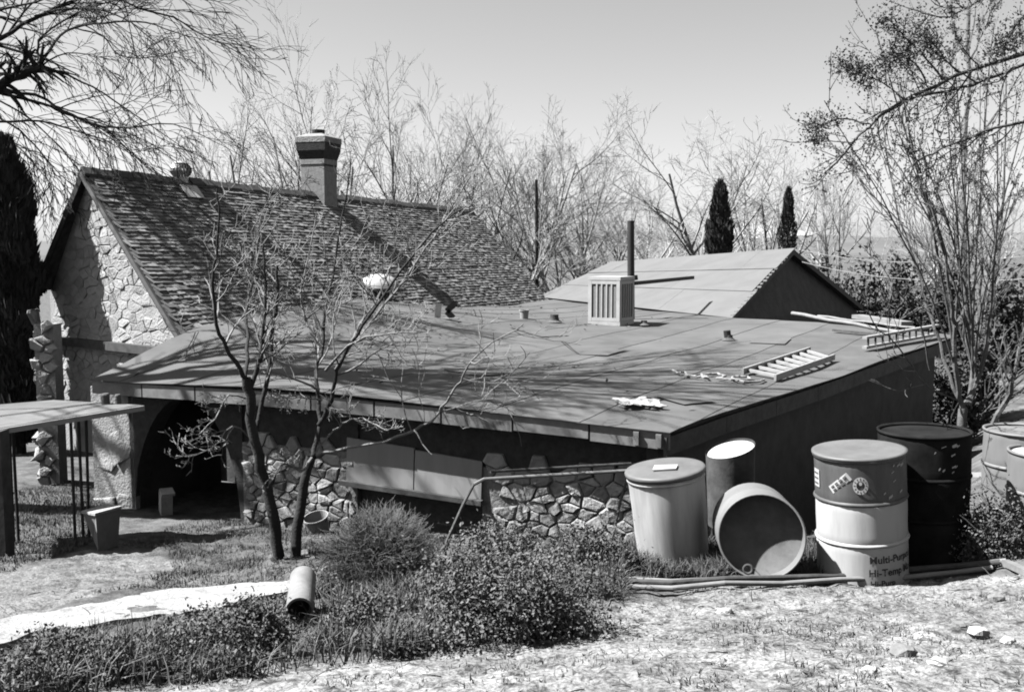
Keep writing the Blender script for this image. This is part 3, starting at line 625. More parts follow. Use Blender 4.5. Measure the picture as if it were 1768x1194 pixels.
mb = MB(); mb.tube([fb - Vector((0, 0, .05)), ftop], .068, 18); mb.build('pipe', M['black'], flue, smooth=False)
mb = MB(); mb.tube([P(1090, 476, fb.y - .0), P(1091, 484, fb.y)], .12, 18); mb.build('collar', M['black'], flue)
mb = MB(); mb.bar(P(1095, 489, fb.y), P(1197, 479, 21.2), .05, .07); mb.build('brace', M['black'], flue)

def ladder(name, label, n0, f0, n1, f1, nr_=9, h=.075, m='alu', rr=.018, group=None):
    """n0/f0 = near end of the two rails, n1/f1 = far end"""
    t = thing(name, (n0 + f0) / 2, label, 'ladder', group)
    up = Vector((0, 0, h / 2))
    for a, b in ((n0, n1), (f0, f1)):
        mb = MB(); mb.bar(a + up, b + up, .028, h); mb.build('rail', M[m], t)
    for k in range(nr_):
        q = (k + .5) / nr_; mb = MB(); mb.bar(n0.lerp(n1, q) + up, f0.lerp(f1, q) + up, .055, .03); mb.build('rung', M['alu'], t)
    return t
ladder('ladder', 'short aluminium ladder lying flat on the roof edge with white rungs', RF(1338, 659, .01), RF(1282, 648, .01), RF(1440, 622, .01), RF(1398, 609, .01), 8)
# ladder lying on its side further back
a, b = RF(1492, 606, .02), RF(1618, 582, .02); t = thing('ladder', a, 'ladder lying on its side at the far roof corner beside the poles', 'ladder')
for dz in (.03, .17):
    mb = MB(); mb.bar(a + Vector((0, 0, dz)), b + Vector((0, 0, dz)), .07, .035); mb.build('rail', M['alu'], t)
for k in range(11):
    q = a.lerp(b, (k + .5) / 11); mb = MB(); mb.tube([q + Vector((0, 0, .04)), q + Vector((0, 0, .16))], .016, 8); mb.build('rung', M['darkwood'], t)
for i, (ua, va, ub, vb, r_, lab) in enumerate([(1368, 545, 1562, 580, .036, 'thick pale pole lying along the far side of the flat roof'), (1412, 549, 1580, 570, .024, 'thin pale pole lying behind the thick pole on the roof'), (1440, 574, 1520, 582, .03, 'short dark board lying in front of the roof poles'), (1480, 553, 1566, 566, .06, 'bright pale plank at the far corner of the flat roof')]):
    pa, pb = RF(ua, va, r_ + .015), RF(ub, vb, r_ + .015)
    if i < 2: mb = MB(); n = 8; mb.tube([pa.lerp(pb, k / n) + Vector((0, 0, .01 * math.sin(k * 1.7))) for k in range(n + 1)], [r_ * (1 - .25 * k / n) for k in range(n + 1)], 12)
    else: mb = MB(); mb.bar(pa, pb, r_ * 4, r_ * 1.2)
    o = mb.build('roof_pole' if i < 2 else 'roof_board', M['pole'] if i != 2 else M['bark_mid'], None, tuple(pa)); tag(o, lab, 'pole' if i < 2 else 'board')
# rope, paper, bucket, bent metal
pts = [RF(u, v, .02) for u, v in [(1162, 642), (1172, 648), (1180, 645), (1186, 651), (1205, 654), (1225, 656), (1212, 650), (1236, 648), (1252, 652), (1240, 656), (1262, 660), (1282, 661), (1300, 659), (1290, 654), (1270, 653), (1262, 657), (1285, 663), (1312, 662), (1322, 657)]]
sm = [pts[i].lerp(pts[i + 1], k / 4) + Vector((rng.uniform(-.015, .015), rng.uniform(-.02, .02), rng.uniform(0, .012))) for i in range(len(pts) - 1) for k in range(4)]
mb = MB(); mb.tube(sm, .013, 6); tag(mb.build('rope', M['rope'], None, tuple(pts[0])), 'pale rope snaking over the flat roof to the ladder', 'rope')
c = RF(1104, 702); n = 14; V = []; Fp = []
for j in range(n):
    for i in range(n):
        x, y = (i / (n - 1) - .5), (j / (n - 1) - .5); w = 1 + .5 * vnoise(np.array([i * .9]), np.array([j * .9]), 31)[0]
        px, py = c.x + x * .42 * w, c.y + y * .34 * w; V.append((px, py, float(rz(np.array([px]), np.array([py]))[0]) + .025 + .05 * (.5 + vnoise(np.array([i * .7]), np.array([j * .7]), 33)[0])))
for j in range(n - 1):
    for i in range(n - 1):
        if abs(vnoise(np.array([i * .55]), np.array([j * .55]), 36)[0]) < .36: Fp.append((j * n + i, j * n + i + 1, (j + 1) * n + i + 1, (j + 1) * n + i))
tag(np_mesh('crumpled_paper', V, Fp, M['paper'], None, tuple(c)), 'torn white paper scrap near the front corner of the flat roof', 'paper')
def bucket(name, base, r0, r1, h, label, m='bucket', lean=(0, 0, 0), handle=True):
    t = thing(name, base, label, 'bucket', local=True, rot=lean)
    mb = MB(); mb.lathe([(0, 0), (r0, 0), (r1, h), (r1 + .008, h), (r1 + .008, h - .02), (r1 - .006, h - .004), (r0 - .006, .01), (0, .01)], 24); mb.build('body', M[m], t)
    if handle:
        mb = MB(); mb.tube([(r1 * math.cos(a), -.2 * r1 + -r1 * .5 * math.sin(a), h - .01 - r1 * .5 * math.sin(a)) for a in [math.pi * k / 10 for k in range(11)]], .004, 5); mb.build('handle', M['black'], t)
    return t
bucket('bucket', RF(905, 551), .07, .085, .17, 'small white bucket on the flat roof near the shingle eave')
p = RF(766, 552); t = thing('bent_bracket', p, 'bent metal bracket left on the flat roof beside the bucket', 'bracket')
mb = MB(); mb.bar(p + Vector((-.12, 0, .02)), p + Vector((.25, -.05, .02)), .12, .02); mb.build('foot', M['alu'], t)
mb = MB(); mb.bar(p + Vector((-.1, 0, .02)), p + Vector((-.08, 0, .26)), .1, .02, (0, 1, 0)); mb.build('upright', M['galv'], t)
mb = MB(); mb.bar(p + Vector((.05, 0, .14)), p + Vector((.2, 0, .28)), .1, .02, (0, 1, 0)); mb.bar(p + Vector((.05, 0, .14)), p + Vector((.16, 0, .03)), .1, .02, (0, 1, 0)); mb.build('arm', M['black'], t)

# ------------------------------------------------------------------ drums and barrels in the yard
def seat(x, y): return gz1(x, y) - .01
def dent(mb, k):
    a = np.array(mb.v); th = np.arctan2(a[:, 1], a[:, 0]); d = .012 * vnoise(np.cos(th) * 1.6 + 20 + k, np.sin(th) * 1.6 + a[:, 2] * 4 + 20, 71) + .007 * vnoise(np.cos(th) * 4 + 20 + k, np.sin(th) * 4 + a[:, 2] * 9 + 20, 72)
    rr_ = np.hypot(a[:, 0], a[:, 1]); f = np.where(rr_ > .05, 1 + np.minimum(d, .0015) / np.maximum(rr_, .05), 1); a[:, :2] *= f[:, None]; mb.v = [tuple(v) for v in a]
def drum(name, x, y, label, rad=.29, H=.87, body='drumgrey', lean=(0, 0, 0), z=None, top='drumgrey', hoops=(.345, .665), bands=None, lidz=-.015, rz_=0, group=None, cat='drum', lid=True):
    z = seat(x, y) if z is None else z
    t = thing(name, (x, y, z), label, cat, group, local=True, rot=(lean[0], lean[1], rz_))
    cuts = [0] + list(hoops) + [1]; bands = bands or [body] * (len(cuts) - 1)
    for i in range(len(cuts) - 1):
        z0, z1 = cuts[i] * H, cuts[i + 1] * H; mb = MB()
        pr = [(rad - .002, z0 + (.012 if i else .0)), (rad, z0 + (.02 if i else .02)), (rad, z1 - .02), (rad - .002, z1 - .012)]
        mb.lathe([pr[0], pr[1]] + [(rad, z0 + .02 + (z1 - z0 - .04) * q / 6) for q in range(1, 6)] + pr[2:], 48); dent(mb, x); mb.build('body_band', M[bands[i]], t, smooth=True)
    for i, hp in enumerate(hoops):
        hz = hp * H; mb = MB(); mb.lathe([(rad - .002, hz - .014), (rad + .007, hz - .008), (rad + .011, hz), (rad + .007, hz + .008), (rad - .002, hz + .014)], 48); mb.build('hoop', M[bands[i + 1]], t, smooth=True)
    for zz in (.008, H):
        mb = MB(); mb.lathe([(rad - .004, zz - .012), (rad + .008, zz - .012), (rad + .009, zz + .006), (rad - .004, zz + .008), (rad - .012, zz - .004)], 48); mb.build('rim', M[bands[-1] if zz > .1 else bands[0]], t, smooth=True)
    if lid:
        mb = MB(); mb.lathe([(rad - .005, H + lidz), (rad * .5, H + lidz + .004), (0, H + lidz + .004)], 48); mb.build('lid', M[top], t)
    mb = MB(); mb.lathe([(0, .01), (rad - .004, .01)], 32); mb.build('bottom', M[bands[0]], t)
    return t, H, rad
def wrap_patch(mb, rad, a0, a1, z0, z1, n=8, skew=0):
    vs = []
    for i in range(n + 1):
        a = a0 + (a1 - a0) * i / n
        for z in (z0, z1): vs.append((rad * math.cos(a), rad * math.sin(a), z + skew * (i / n)))
    mb.add(vs, [(2 * i, 2 * i + 2, 2 * i + 3, 2 * i + 1) for i in range(n)])
def wrap_poly(mb, rad, pts, c_a, c_z):
    """flat outline (x right, z up, metres) bent round the drum, seen from outside"""
    vs = [(rad * math.cos(c_a + x / rad), rad * math.sin(c_a + x / rad), c_z + z) for x, z in pts]; mb.add(vs, [tuple(range(len(vs)))])
def ring(mb, rad, ca, cz, r0, r1, n=24):
    vs = []
    for k in range(n):
        a = 2 * math.pi * k / n
        for r_ in (r0, r1): vs.append((rad * math.cos(ca + r_ * math.cos(a) / rad), rad * math.sin(ca + r_ * math.cos(a) / rad), cz + r_ * 1.2 * math.sin(a)))
    mb.add(vs, [(2 * k, 2 * k + 1, (2 * k + 3) % (2 * n), (2 * k + 2) % (2 * n)) for k in range(n)])
def text_on(parent, body, size, rad, ca, cz, m, name='lettering'):
    cu = bpy.data.curves.new('text', 'FONT'); cu.body = body; cu.size = size; cu.offset = .0012
    tmp = bpy.data.objects.new('tmp_text', cu); COL.objects.link(tmp); bpy.context.view_layer.update()
    me = bpy.data.meshes.new_from_object(tmp.evaluated_get(bpy.context.evaluated_depsgraph_get())); bpy.data.objects.remove(tmp)
    for v in me.vertices:
        x, z = v.co.x, v.co.y; a = ca + x / rad; v.co = (rad * math.cos(a), rad * math.sin(a), cz + z)
    me.materials.clear(); me.materials.append(m); o = bpy.data.objects.new(name, me); _link(o, parent, (0, 0, 0)); return o
# white grease drum
wx, wy = P(1490, 990, 6.62).x, 6.62
t, H, rd = drum('oil_drum', wx, wy, 'white steel drum with grey top band, stickers and black lettering', .295, .86, bands=['white', 'white', 'drumgrey'], top='lid', lean=(R(1), R(-4), 0))
ca = -math.pi / 2 - math.atan2(wx, wy)          # angle of the side that faces the viewer
mb = MB(); mb.lathe([(rd - .004, H - .004), (rd + .012, H + .004), (rd + .012, H + .02), (rd - .01, H + .022), (rd * .6, H + .012), (0, H + .01)], 48); mb.build('cover', M['lid'], t, smooth=True)
text_on(t, 'Multi-Purpose', .068, rd + .0035, ca + .16, .185, M['ink']); text_on(t, 'Hi-Temp Mo', .068, rd + .0035, ca + .14, .098, M['ink']); text_on(t, 'Hi-Purp', .055, rd + .0035, ca + .17, .03, M['ink'])
mb = MB(); cs, sn_ = math.cos(R(40)), math.sin(R(40)); rect = [(-.085, -.028), (.085, -.028), (.085, .028), (-.085, .028)]
wrap_poly(mb, rd + .003, [(x * cs - z * sn_, x * sn_ + z * cs) for x, z in rect], ca - .42, H * .83); lab_ = mb.build('sticker', M['paper'], t)
mb = MB()
for k in range(4):
    for r2 in (-.013, .011):
        q = [(-.07 + k * .037 + a, r2 + b) for a, b in ((0, -.006), (.026, -.006), (.026, .006), (0, .006))]; wrap_poly(mb, rd + .0045, [(x * cs - z * sn_, x * sn_ + z * cs) for x, z in q], ca - .42, H * .83)
mb.build('sticker_print', M['drumgrey'], lab_)
mb = MB(); ring(mb, rd + .003, ca + .03, H * .82, .026, .048); ring(mb, rd + .003, ca + .03, H * .82 + .014, .0, .010); mb.build('emblem', M['paper'], t)
mb = MB()
for k in range(12):
    a = 2 * math.pi * k / 12; wrap_poly(mb, rd + .0042, [(math.cos(a) * r_ + math.cos(a + 1.57) * w, (math.sin(a) * r_ + math.sin(a + 1.57) * w) * 1.2) for r_, w in ((.031, -.003), (.043, -.003), (.043, .003), (.031, .003))], ca + .03, H * .82)
mb.build('emblem_print', M['drumgrey'], t)
mb = MB(); wrap_patch(mb, rd + .003, ca - 1.28, ca - 1.02, H * .76, H * .90); l2 = mb.build('sticker', M['paper'], t)
mb = MB()
for k in range(3): wrap_patch(mb, rd + .0045, ca - 1.25, ca - 1.06, H * (.78 + k * .04), H * (.795 + k * .04))
mb.build('sticker_print', M['drumgrey'], l2)
mb = MB()
for k in range(9):
    a = ca + .45 + .6 * rng.random(); z = H * (.7 + .25 * rng.random()); l = .01 + .025 * rng.random(); wrap_patch(mb, rd + .0025, a, a + l / rd, z, z + .006 + .012 * rng.random(), 2, .01)
mb.build('scuff', M['cooler'], t)['kind'] = 'stuff'
# dark drum beside it
dx, dy = P(1590, 985, 6.98).x, 6.98
t, H2, rd2 = drum('oil_drum', dx, dy, 'black drum standing in the shade right of the white drum', .31, .90, body='drumblack', top='drumblack', lean=(0, R(-1), 0))
mb = MB(); 
for k in range(12):
    a = ca + .1 + .7 * rng.random(); z = H2 * (.7 + .25 * rng.random()); wrap_patch(mb, rd2 + .0025, a, a + (.01 + .03 * rng.random()) / rd2, z, z + .004 + .012 * rng.random(), 2, .012)
mb.build('scuff', M['cooler'], t)['kind'] = 'stuff'
# pale trash can with lid
bx_, by_ = P(1166, 945, 7.0).x, 7.0
t = thing('trash_can', (bx_, by_, seat(bx_, by_) - .02), 'pale tapered metal can with dark lid and paper on top', 'can', local=True, rot=(R(2), R(-7), 0))
mb = MB(); mb.lathe([(0, 0), (.245, 0), (.25, .02), (.254, .1), (.258, .2), (.262, .3), (.265, .4), (.268, .5), (.27, .58), (.272, .66), (.275, .70)], 48); dent(mb, 3); mb.build('body', M['canwhite'], t, smooth=True)
mb = MB(); mb.lathe([(.262, .69), (.285, .688), (.288, .715), (.28, .725), (.262, .728), (.15, .735), (0, .738)], 48); ld = mb.build('lid', M['lid'], t, smooth=True)
mb = MB(); mb.hexa([Vector(p) for p in ((-.10, -.10, .742), (.06, -.14, .742), (.09, -.04, .742), (-.07, .0, .742))], [Vector(p) for p in ((-.10, -.10, .75), (.06, -.14, .752), (.09, -.04, .75), (-.07, .0, .755))])
o = mb.build('folded_paper', M['paper'], None, (0, 0, 0)); bpy.context.view_layer.update(); o.matrix_world = t.matrix_world.copy(); tag(o, 'folded white paper resting on the lid of the pale can', 'paper')
mb = MB(); mb.lathe([(.270, .655), (.279, .66), (.279, .672), (.271, .678)], 48); mb.build('bead', M['canwhite'], t, smooth=True)
# small cut-off can behind
sx, sy = P(1262, 900, 7.7).x, 7.7; zb = P(1262, 905, 7.7).z
t = thing('cut_barrel', (sx, sy, zb), 'small grey barrel with slanted cut top behind the lying barrel', 'barrel', local=True, rot=(R(2), R(-2), 0))
mb = MB(); n = 32; ht = P(1262, 772, 7.7).z - zb; V = []
for j, q in enumerate((0, .5, 1)):
    for k in range(n):
        a = 2 * math.pi * k / n; r_ = .178 + .012 * q; V.append((r_ * math.cos(a), r_ * math.sin(a), q * (ht + .045 * math.cos(a) + .02 * math.sin(a))))
mb.add(V, [(j * n + k, j * n + (k + 1) % n, (j + 1) * n + (k + 1) % n, (j + 1) * n + k) for j in range(2) for k in range(n)]); mb.build('body', M['rust'], t, smooth=True)
mb = MB(); V = [(.184 * math.cos(2 * math.pi * k / n), .184 * math.sin(2 * math.pi * k / n), ht - .02 + .045 * math.cos(2 * math.pi * k / n) + .02 * math.sin(2 * math.pi * k / n)) for k in range(n)]; mb.add(V, [tuple(range(n))]); mb.build('lid', M['paper'], t)
# barrel lying on its side, open end to the viewer
lx, ly = P(1315, 924, 6.45).x, 6.45; lz = P(1315, 926, 6.45).z; r_ = .278
t = thing('open_barrel', (lx, ly, lz), 'rusty barrel lying on its side with its open end facing out', 'barrel', local=True, rot=(R(-9), 0, R(-12)))
def ylathe(prof, n=48, shear=False):
    mb = MB(); mb.lathe(prof, n); mb.v = [(x - ((.13 * z) if shear else 0), z, y + (.14 * z if shear else 0)) for x, y, z in mb.v]; return mb
ylathe([(r_ * 1.0, .0), (r_ * 1.0, .16), (r_ * 1.02, .17), (r_, .18), (r_, .36)], shear=True).build('shell', M['drumtan'], t, smooth=True)
ylathe([(r_ * .985, .002), (r_ * .985, .088), (0, .088)]).build('inside', M['rustin'], t, smooth=True)
ylathe([(r_ * .975, -.005), (r_ * .985, -.016), (r_ * 1.02, -.014), (r_ * 1.035, .0), (r_ * 1.01, .012)]).build('rim', M['drumtan'], t, smooth=True)
mb = MB(); mb.lathe([(.028 + .009 * math.cos(a), .009 * math.sin(a)) for a in [2 * math.pi * k / 8 for k in range(9)]], 18); mb.v = [(x - .085, z - .035, y - r_ + .065) for x, y, z in mb.v]; mb.build('bung_ring', M['rust'], t, smooth=True)
# drums at the right edge
drum('oil_drum', P(1765, 880, 7.4).x, 7.4, 'faded pale drum at the right edge with one dark hoop line', .29, .86, body='drumtan', top='drumtan', z=P(1765, 935, 7.4).z, hoops=(.33, .70))
drum('oil_drum', P(1815, 880, 6.9).x, 6.9, 'faded drum cut by the right edge in front of another drum', .29, .80, body='drumtan', top='cooler', z=P(1815, 972, 6.9).z, hoops=(.40, .66))
a, b = P(1662, 819, 7.75), P(1700, 819, 7.55); mb = MB(); mb.bar(a, b, .03, .035); mb.bar(b, P(1700, 800, 7.5), .03, .035); tag(mb.build('angle_iron', M['alu'], None, tuple(a)), 'pale angle iron between the sapling and the right hand drum', 'bar')
# pipes on the ground in front of the drums
for i, (dv, r_, lab) in enumerate([(0, .017, 'rear one of three long pipes lying in front of the drums'), (8, .02, 'middle one of three long pipes lying in front of the drums'), (15, .017, 'front one of three long pipes lying in front of the drums')]):
    px = [(1072 + 8 * i, 1009), (1160, 1011), (1250, 1010), (1350, 1005), (1450, 999), (1550, 993), (1650, 984), (1736 - 12 * i, 975)]
    pts = [G(u, v + dv * .8) for u, v in px]; pts = [Vector((p.x, p.y, max(p.z, gr(p.x, p.y)) + r_ * .9 + .015 + (.0 if i != 1 else .012))) for p in pts]
    mb = MB(); mb.tube(pts, r_, 10); tag(mb.build('ground_pipe', M['pole'] if i != 1 else M['rust'], None, tuple(pts[0])), lab, 'pipe', 'long pipes on the ground')
p0, p1 = G(1735, 978), G(1800, 1008); mb = MB(); mb.bar(p0 + Vector((0, 0, .03)), p1 + Vector((0, 0, .03)), .05, .04); tag(mb.build('plank', M['greywood'], None, tuple(p0)), 'short plank on the ground past the end of the long pipes', 'plank')

# pipe frame in front of the stone wall
t = thing('pipe_frame', G(765, 945), 'bent pipe frame like a bare table in front of the stone wall', 'frame')
fy = 7.9
top = [P(765, 948, 7.55), P(800, 870, 7.7), P(818, 836, 7.78), P(835, 827, 7.85), P(900, 823, 8.0), P(1000, 817, 8.15), P(1086, 812, 8.25)]
mb = MB(); mb.tube(top[:3], .012, 8); mb.build('leg', M['bark_mid'], t); mb = MB(); mb.tube(top[2:], .014, 8); mb.build('top_rail', M['pole'], t)
mb = MB(); mb.tube([top[-1], P(1070, 870, 8.2), P(1054, 945, 8.0)], .012, 8); mb.build('leg', M['bark_mid'], t)
mb = MB(); q = [p + Vector((.05, .28, -.0)) for p in top[3:]]; mb.tube(q, .012, 8); mb.build('rear_rail', M['darkwood'], t)

# left side: concrete canopy on pipes, pillar, box, cut pipe
t = thing('canopy', P(60, 960, 9.3), 'low thin slab canopy on iron pipes at the left edge', 'canopy')
q = [P(-90, 750, 8.4), P(246, 703, 10.15), P(92, 694, 10.5), P(-90, 708, 9.9)]; zc = .635
q = [Vector((p.x, p.y, zc)) for p in q]
mb = MB(); mb.hexa([p - Vector((0, 0, .035)) for p in q], q); mb.build('slab', M['concrete'], t)
e1 = (q[1] - q[0]).normalized(); en_ = Vector((e1.y, -e1.x, 0))
mb = MB(); mb.bar(q[0] + en_ * .02 - Vector((0, 0, .03)), q[1] + en_ * .02 - Vector((0, 0, .03)), .03, .05); mb.build('edge_strip', M['alu'], t)
for u, v, d in [(131, 958, 9.6), (143, 905, 9.9), (153, 900, 10.0), (14, 890, 9.7), (22, 905, 9.7), (30, 890, 9.8)]:
    p = P(u, v, d); mb = MB(); mb.tube([Vector((p.x, p.y, gz1(p.x, p.y) - .05)), Vector((p.x + rng.uniform(-.02, .02), p.y, zc - .03))], .016, 8); mb.build('post', M['black'], t)
p = P(0, 900, 8.75); mb = MB(); mb.box((p.x, p.y, -.1), (.16, .16, 1.45)); mb.build('post', M['darkwood'], t)
for u, v, rr_, h_, lab in [(175, 693, .045, .11, 'wider of two pale jars behind the canopy slab'), (197, 693, .032, .10, 'narrower of two pale jars behind the canopy slab')]:
    p = P(u, 0, 10.4); p = Vector(((u - CU) / FPX * 10.22, 10.22, zc)); mb = MB(); mb.lathe([(0, 0), (rr_, 0), (rr_, h_ * .85), (rr_ * .8, h_), (0, h_)], 16, tuple(p)); tag(mb.build('jar', M['stone2'], None, tuple(p)), lab, 'jar', 'jars on the canopy')
def pillar(name, label, u0, u1, vt, vb, d, seed):
    a, b = P(u0, vb, d), P(u1, vb, d); zt = P(u0, vt, d).z; W = b.x - a.x
    t = thing(name, ((a.x + b.x) / 2, d, a.z), label, 'pillar')
    mb = MB(); mb.box(((a.x + b.x) / 2, d + W / 2 + .02, (a.z + zt) / 2 - .15), (W * .86, W * .8, zt - a.z + .3)); core = mb.build('core', M['lime'], t)
    stones(core, (a.x, d, a.z), (1, 0, 0), (0, 0, 1), W, zt - a.z, lambda cx, cz, w, h: cx - w / 2 > -.05 and cx + w / 2 < W + .05, size=.13, flat=1.3, gap=.006, dep=.035, seed=seed, mats=('stone3', 'stone3', 'stone'))
    stones(core, (a.x, d + W, a.z), (0, -1, 0), (0, 0, 1), W, zt - a.z, lambda cx, cz, w, h: cx - w / 2 > -.05 and cx + w / 2 < W + .05, size=.13, flat=1.3, gap=.006, dep=.035, seed=seed + 1, mats=('stone3', 'stone'))
pillar('stone_pillar', 'rough pale stone pillar beside the dark conifer', 64, 103, 560, 832, 12.3, 41)
# tapered wooden trough
b0 = G(188, 946); t = thing('feed_trough', b0, 'tapered wooden box with pale end standing on the apron', 'box')
zt = P(145, 880, b0.y + .05).z; mk = lambda u, v, d: P(u, v, d)
top4 = [P(143, 886, 9.0), P(165, 890, 8.82), P(208, 878, 9.15), P(186, 874, 9.35)]; bot4 = [P(162, 932, 9.0), P(170, 952, 8.85), P(204, 942, 9.15), P(194, 925, 9.3)]
mb = MB(); mb.add(top4 + bot4, [(0, 1, 2, 3), (1, 0, 4, 5), (2, 1, 5, 6), (3, 2, 6, 7), (0, 3, 7, 4), (7, 6, 5, 4)]); mb.build('body', M['pole'], t)
up = Vector((0, 0, .012)); mb = MB(); c_ = sum(top4, Vector()) / 4; big = [c_ + (p - c_) * 1.08 for p in top4]; mb.hexa([p + up * .3 for p in big], [p + up * 2.2 for p in big]); mb.build('lid', M['stone3'], t)
# pale block inside the arch
a = P(302, 885, 11.75); a.z = gz1(a.x, a.y); t = MB(); Mz = Matrix.Rotation(.5, 3, 'Z') @ Matrix.Rotation(.2, 3, 'X'); t.box(a + Vector((0, -.3, .14)), (.13, .16, .24), Mz); t.box(a + Vector((.02, -.3, .27)), (.15, .18, .03), Mz); tag(t.build('stone_block', M['stone3'], None, tuple(a)), 'pale stone block lying in the dark arch opening', 'block')
# pail with dark mouth below the fruit tree
p = G(553, 920); bucket('bucket', (p.x, p.y, p.z - .02), .10, .125, .22, 'white bucket on the ground behind the right trunk', lean=(R(14), R(-10), 0))
# cut clay pipe
a, b = G(518, 1085), G(560, 1015); a = a + Vector((0, 0, .11)); b = P(562, 1015, b.y) ; b = Vector((b.x, a.y + .55, gz1(b.x, a.y + .55) + .22))
d = (b - a).normalized(); mb = MB(); t = thing('clay_pipe', a, 'short pale clay pipe section lying among the weeds', 'pipe')
mb.tube([a, a.lerp(b, .5), b], .085, 24, cap=False); mb.build('shell', M['clay'], t, smooth=True)
mb = MB(); mb.tube([a + d * .004, b - d * .004], .07, 24, cap=False); mb.build('bore', M['rust'], t, smooth=True)
x_ = d.orthogonal().normalized(); y_ = d.cross(x_)
for c in (a, b):
    mb = MB(); n = 24; vs = []
    for k in range(n):
        q = math.cos(2 * math.pi * k / n) * x_ + math.sin(2 * math.pi * k / n) * y_; vs += [c + q * .07, c + q * .085]
    mb.add(vs, [(2 * k, 2 * k + 1, (2 * k + 3) % (2 * n), (2 * k + 2) % (2 * n)) for k in range(n)]); mb.build('rim', M['clay'], t)
# log and stones at the far right
p0, p1 = G(1702, 672), G(1800, 680); p0.z += .1; p1.z += .1
mb = MB(); n = 8; mb.tube([p0.lerp(p1, k / n) + Vector((0, 0, .03 * math.sin(k))) for k in range(n + 1)], [.11 + .02 * math.sin(k * 2.1) for k in range(n + 1)], 12); tag(mb.build('log', M['bark_pale'], None, tuple(p0)), 'pale log lying on the ground at the far right', 'log')

# ------------------------------------------------------------------ trees
def rdir(r): 
    while True:
        v = Vector((r.uniform(-1, 1), r.uniform(-1, 1), r.uniform(-1, 1)))
        if .05 < v.length < 1: return v.normalized()
RMIN = .0035
def grow(mbs, p, d, L, r0, lvl, cfg, r):
    """recursive branch: cfg per level = (segments, wander, upward pull, children, angle, length ratio)"""
    seg, wan, trop, nch, ang, lr = cfg[lvl]; pts = [p.copy()]; d = d.normalized(); st = L / seg
    for _ in range(seg):
        d = (d + rdir(r) * wan + Vector((0, 0, trop))).normalized(); p = p + d * st; pts.append(p)
    r1 = max(r0 * .35, RMIN * .6); rad = [r0 + (r1 - r0) * k / seg for k in range(seg + 1)]
    mbs[min(lvl, len(mbs) - 1)].tube(pts, rad, 8 if lvl == 0 else (5 if r0 > .02 else 3), cap=False)
    if lvl + 1 < len(cfg):
        kids(mbs, pts, rad, L, lvl, cfg, r)
def kids(mbs, pts, rad, L, lvl, cfg, r, f0=.25):
    seg, wan, trop, nch, ang, lr = cfg[lvl]
    n = nch if isinstance(nch, int) else r.randint(*nch); m = len(pts) - 1
    for k in range(n):
        f = f0 + (1 - f0) * (k + r.random()) / n; x = min(f * m, m - 1e-4); i = int(x); q = pts[i].lerp(pts[i + 1], x - i); dd = (pts[i + 1] - pts[i]).normalized()
        s = rdir(r); s = (s - dd * s.dot(dd)).normalized(); a = R(ang) * r.uniform(.6, 1.3); cd = dd * math.cos(a) + s * math.sin(a)
        rr = (rad[i] + (rad[i + 1] - rad[i]) * (x - i)) * r.uniform(.45, .7)
        grow(mbs, q, cd, L * lr * r.uniform(.6, 1.2) * (1.15 - .5 * f), max(rr, RMIN), lvl + 1, cfg, r)
def limb(mbs, lvl, pix, r0, r1, cfg, r, f0=.25, sub=3):
    """a limb traced through (u, v, depth) points with real twigs grown from it"""
    base_ = [P(*q) for q in pix]; pts = []
    for i in range(len(base_) - 1):
        for k in range(sub):
            t_ = k / sub; a = base_[max(i - 1, 0)]; b = base_[i]; c = base_[i + 1]; d = base_[min(i + 2, len(base_) - 1)]
            pts.append(.5 * ((2 * b) + (c - a) * t_ + (2 * a - 5 * b + 4 * c - d) * t_ ** 2 + (3 * b - a - 3 * c + d) * t_ ** 3))
    pts.append(base_[-1]); L = sum((pts[i + 1] - pts[i]).length for i in range(len(pts) - 1)); n = len(pts) - 1
    rad = [r0 + (r1 - r0) * k / n for k in range(n + 1)]
    jit = [p + rdir(r) * (rad[i] * .4 + .006) for i, p in enumerate(pts)]
    mbs[min(lvl, len(mbs) - 1)].tube(jit, rad, 8 if r0 > .03 else (6 if r0 > .012 else 4), cap=False)
    if cfg: kids(mbs, pts, rad, L, 0, cfg, r, f0)
    return pts

# fruit tree in front of the house
RMIN = .0038
r = random.Random(11); base_p = G(492, 966); t = thing('fruit_tree', base_p, 'small bare two-trunked tree in front of the flat roof', 'tree')
tr, cr_ = MB(), MB()
cf = [(0, 0, 0, (9, 13), 56, .34), (6, .26, .03, (3, 5), 48, .55), (4, .28, .02, (1, 3), 48, .6), (3, .25, .02, 0, 0, 0)]
cf2 = [(0, 0, 0, (13, 18), 54, .30), (6, .26, .04, (3, 5), 48, .55), (4, .28, .02, (1, 3), 48, .6), (3, .25, .02, 0, 0, 0)]
D0 = 8.55
def q(lst, d0, dd=0): return [(u, v, d0 + dd * i / max(1, len(lst) - 1)) for i, (u, v) in enumerate(lst)]
limb([tr], 0, q([(483, 980), (479, 955), (472, 900), (458, 830), (443, 765), (432, 700), (424, 655)], D0, -.1), .054, .040, None, r)
limb([tr], 0, q([(505, 980), (508, 955), (513, 900), (522, 840), (538, 790)], D0 + .05, .1), .050, .040, None, r)
M2 = [cr_]
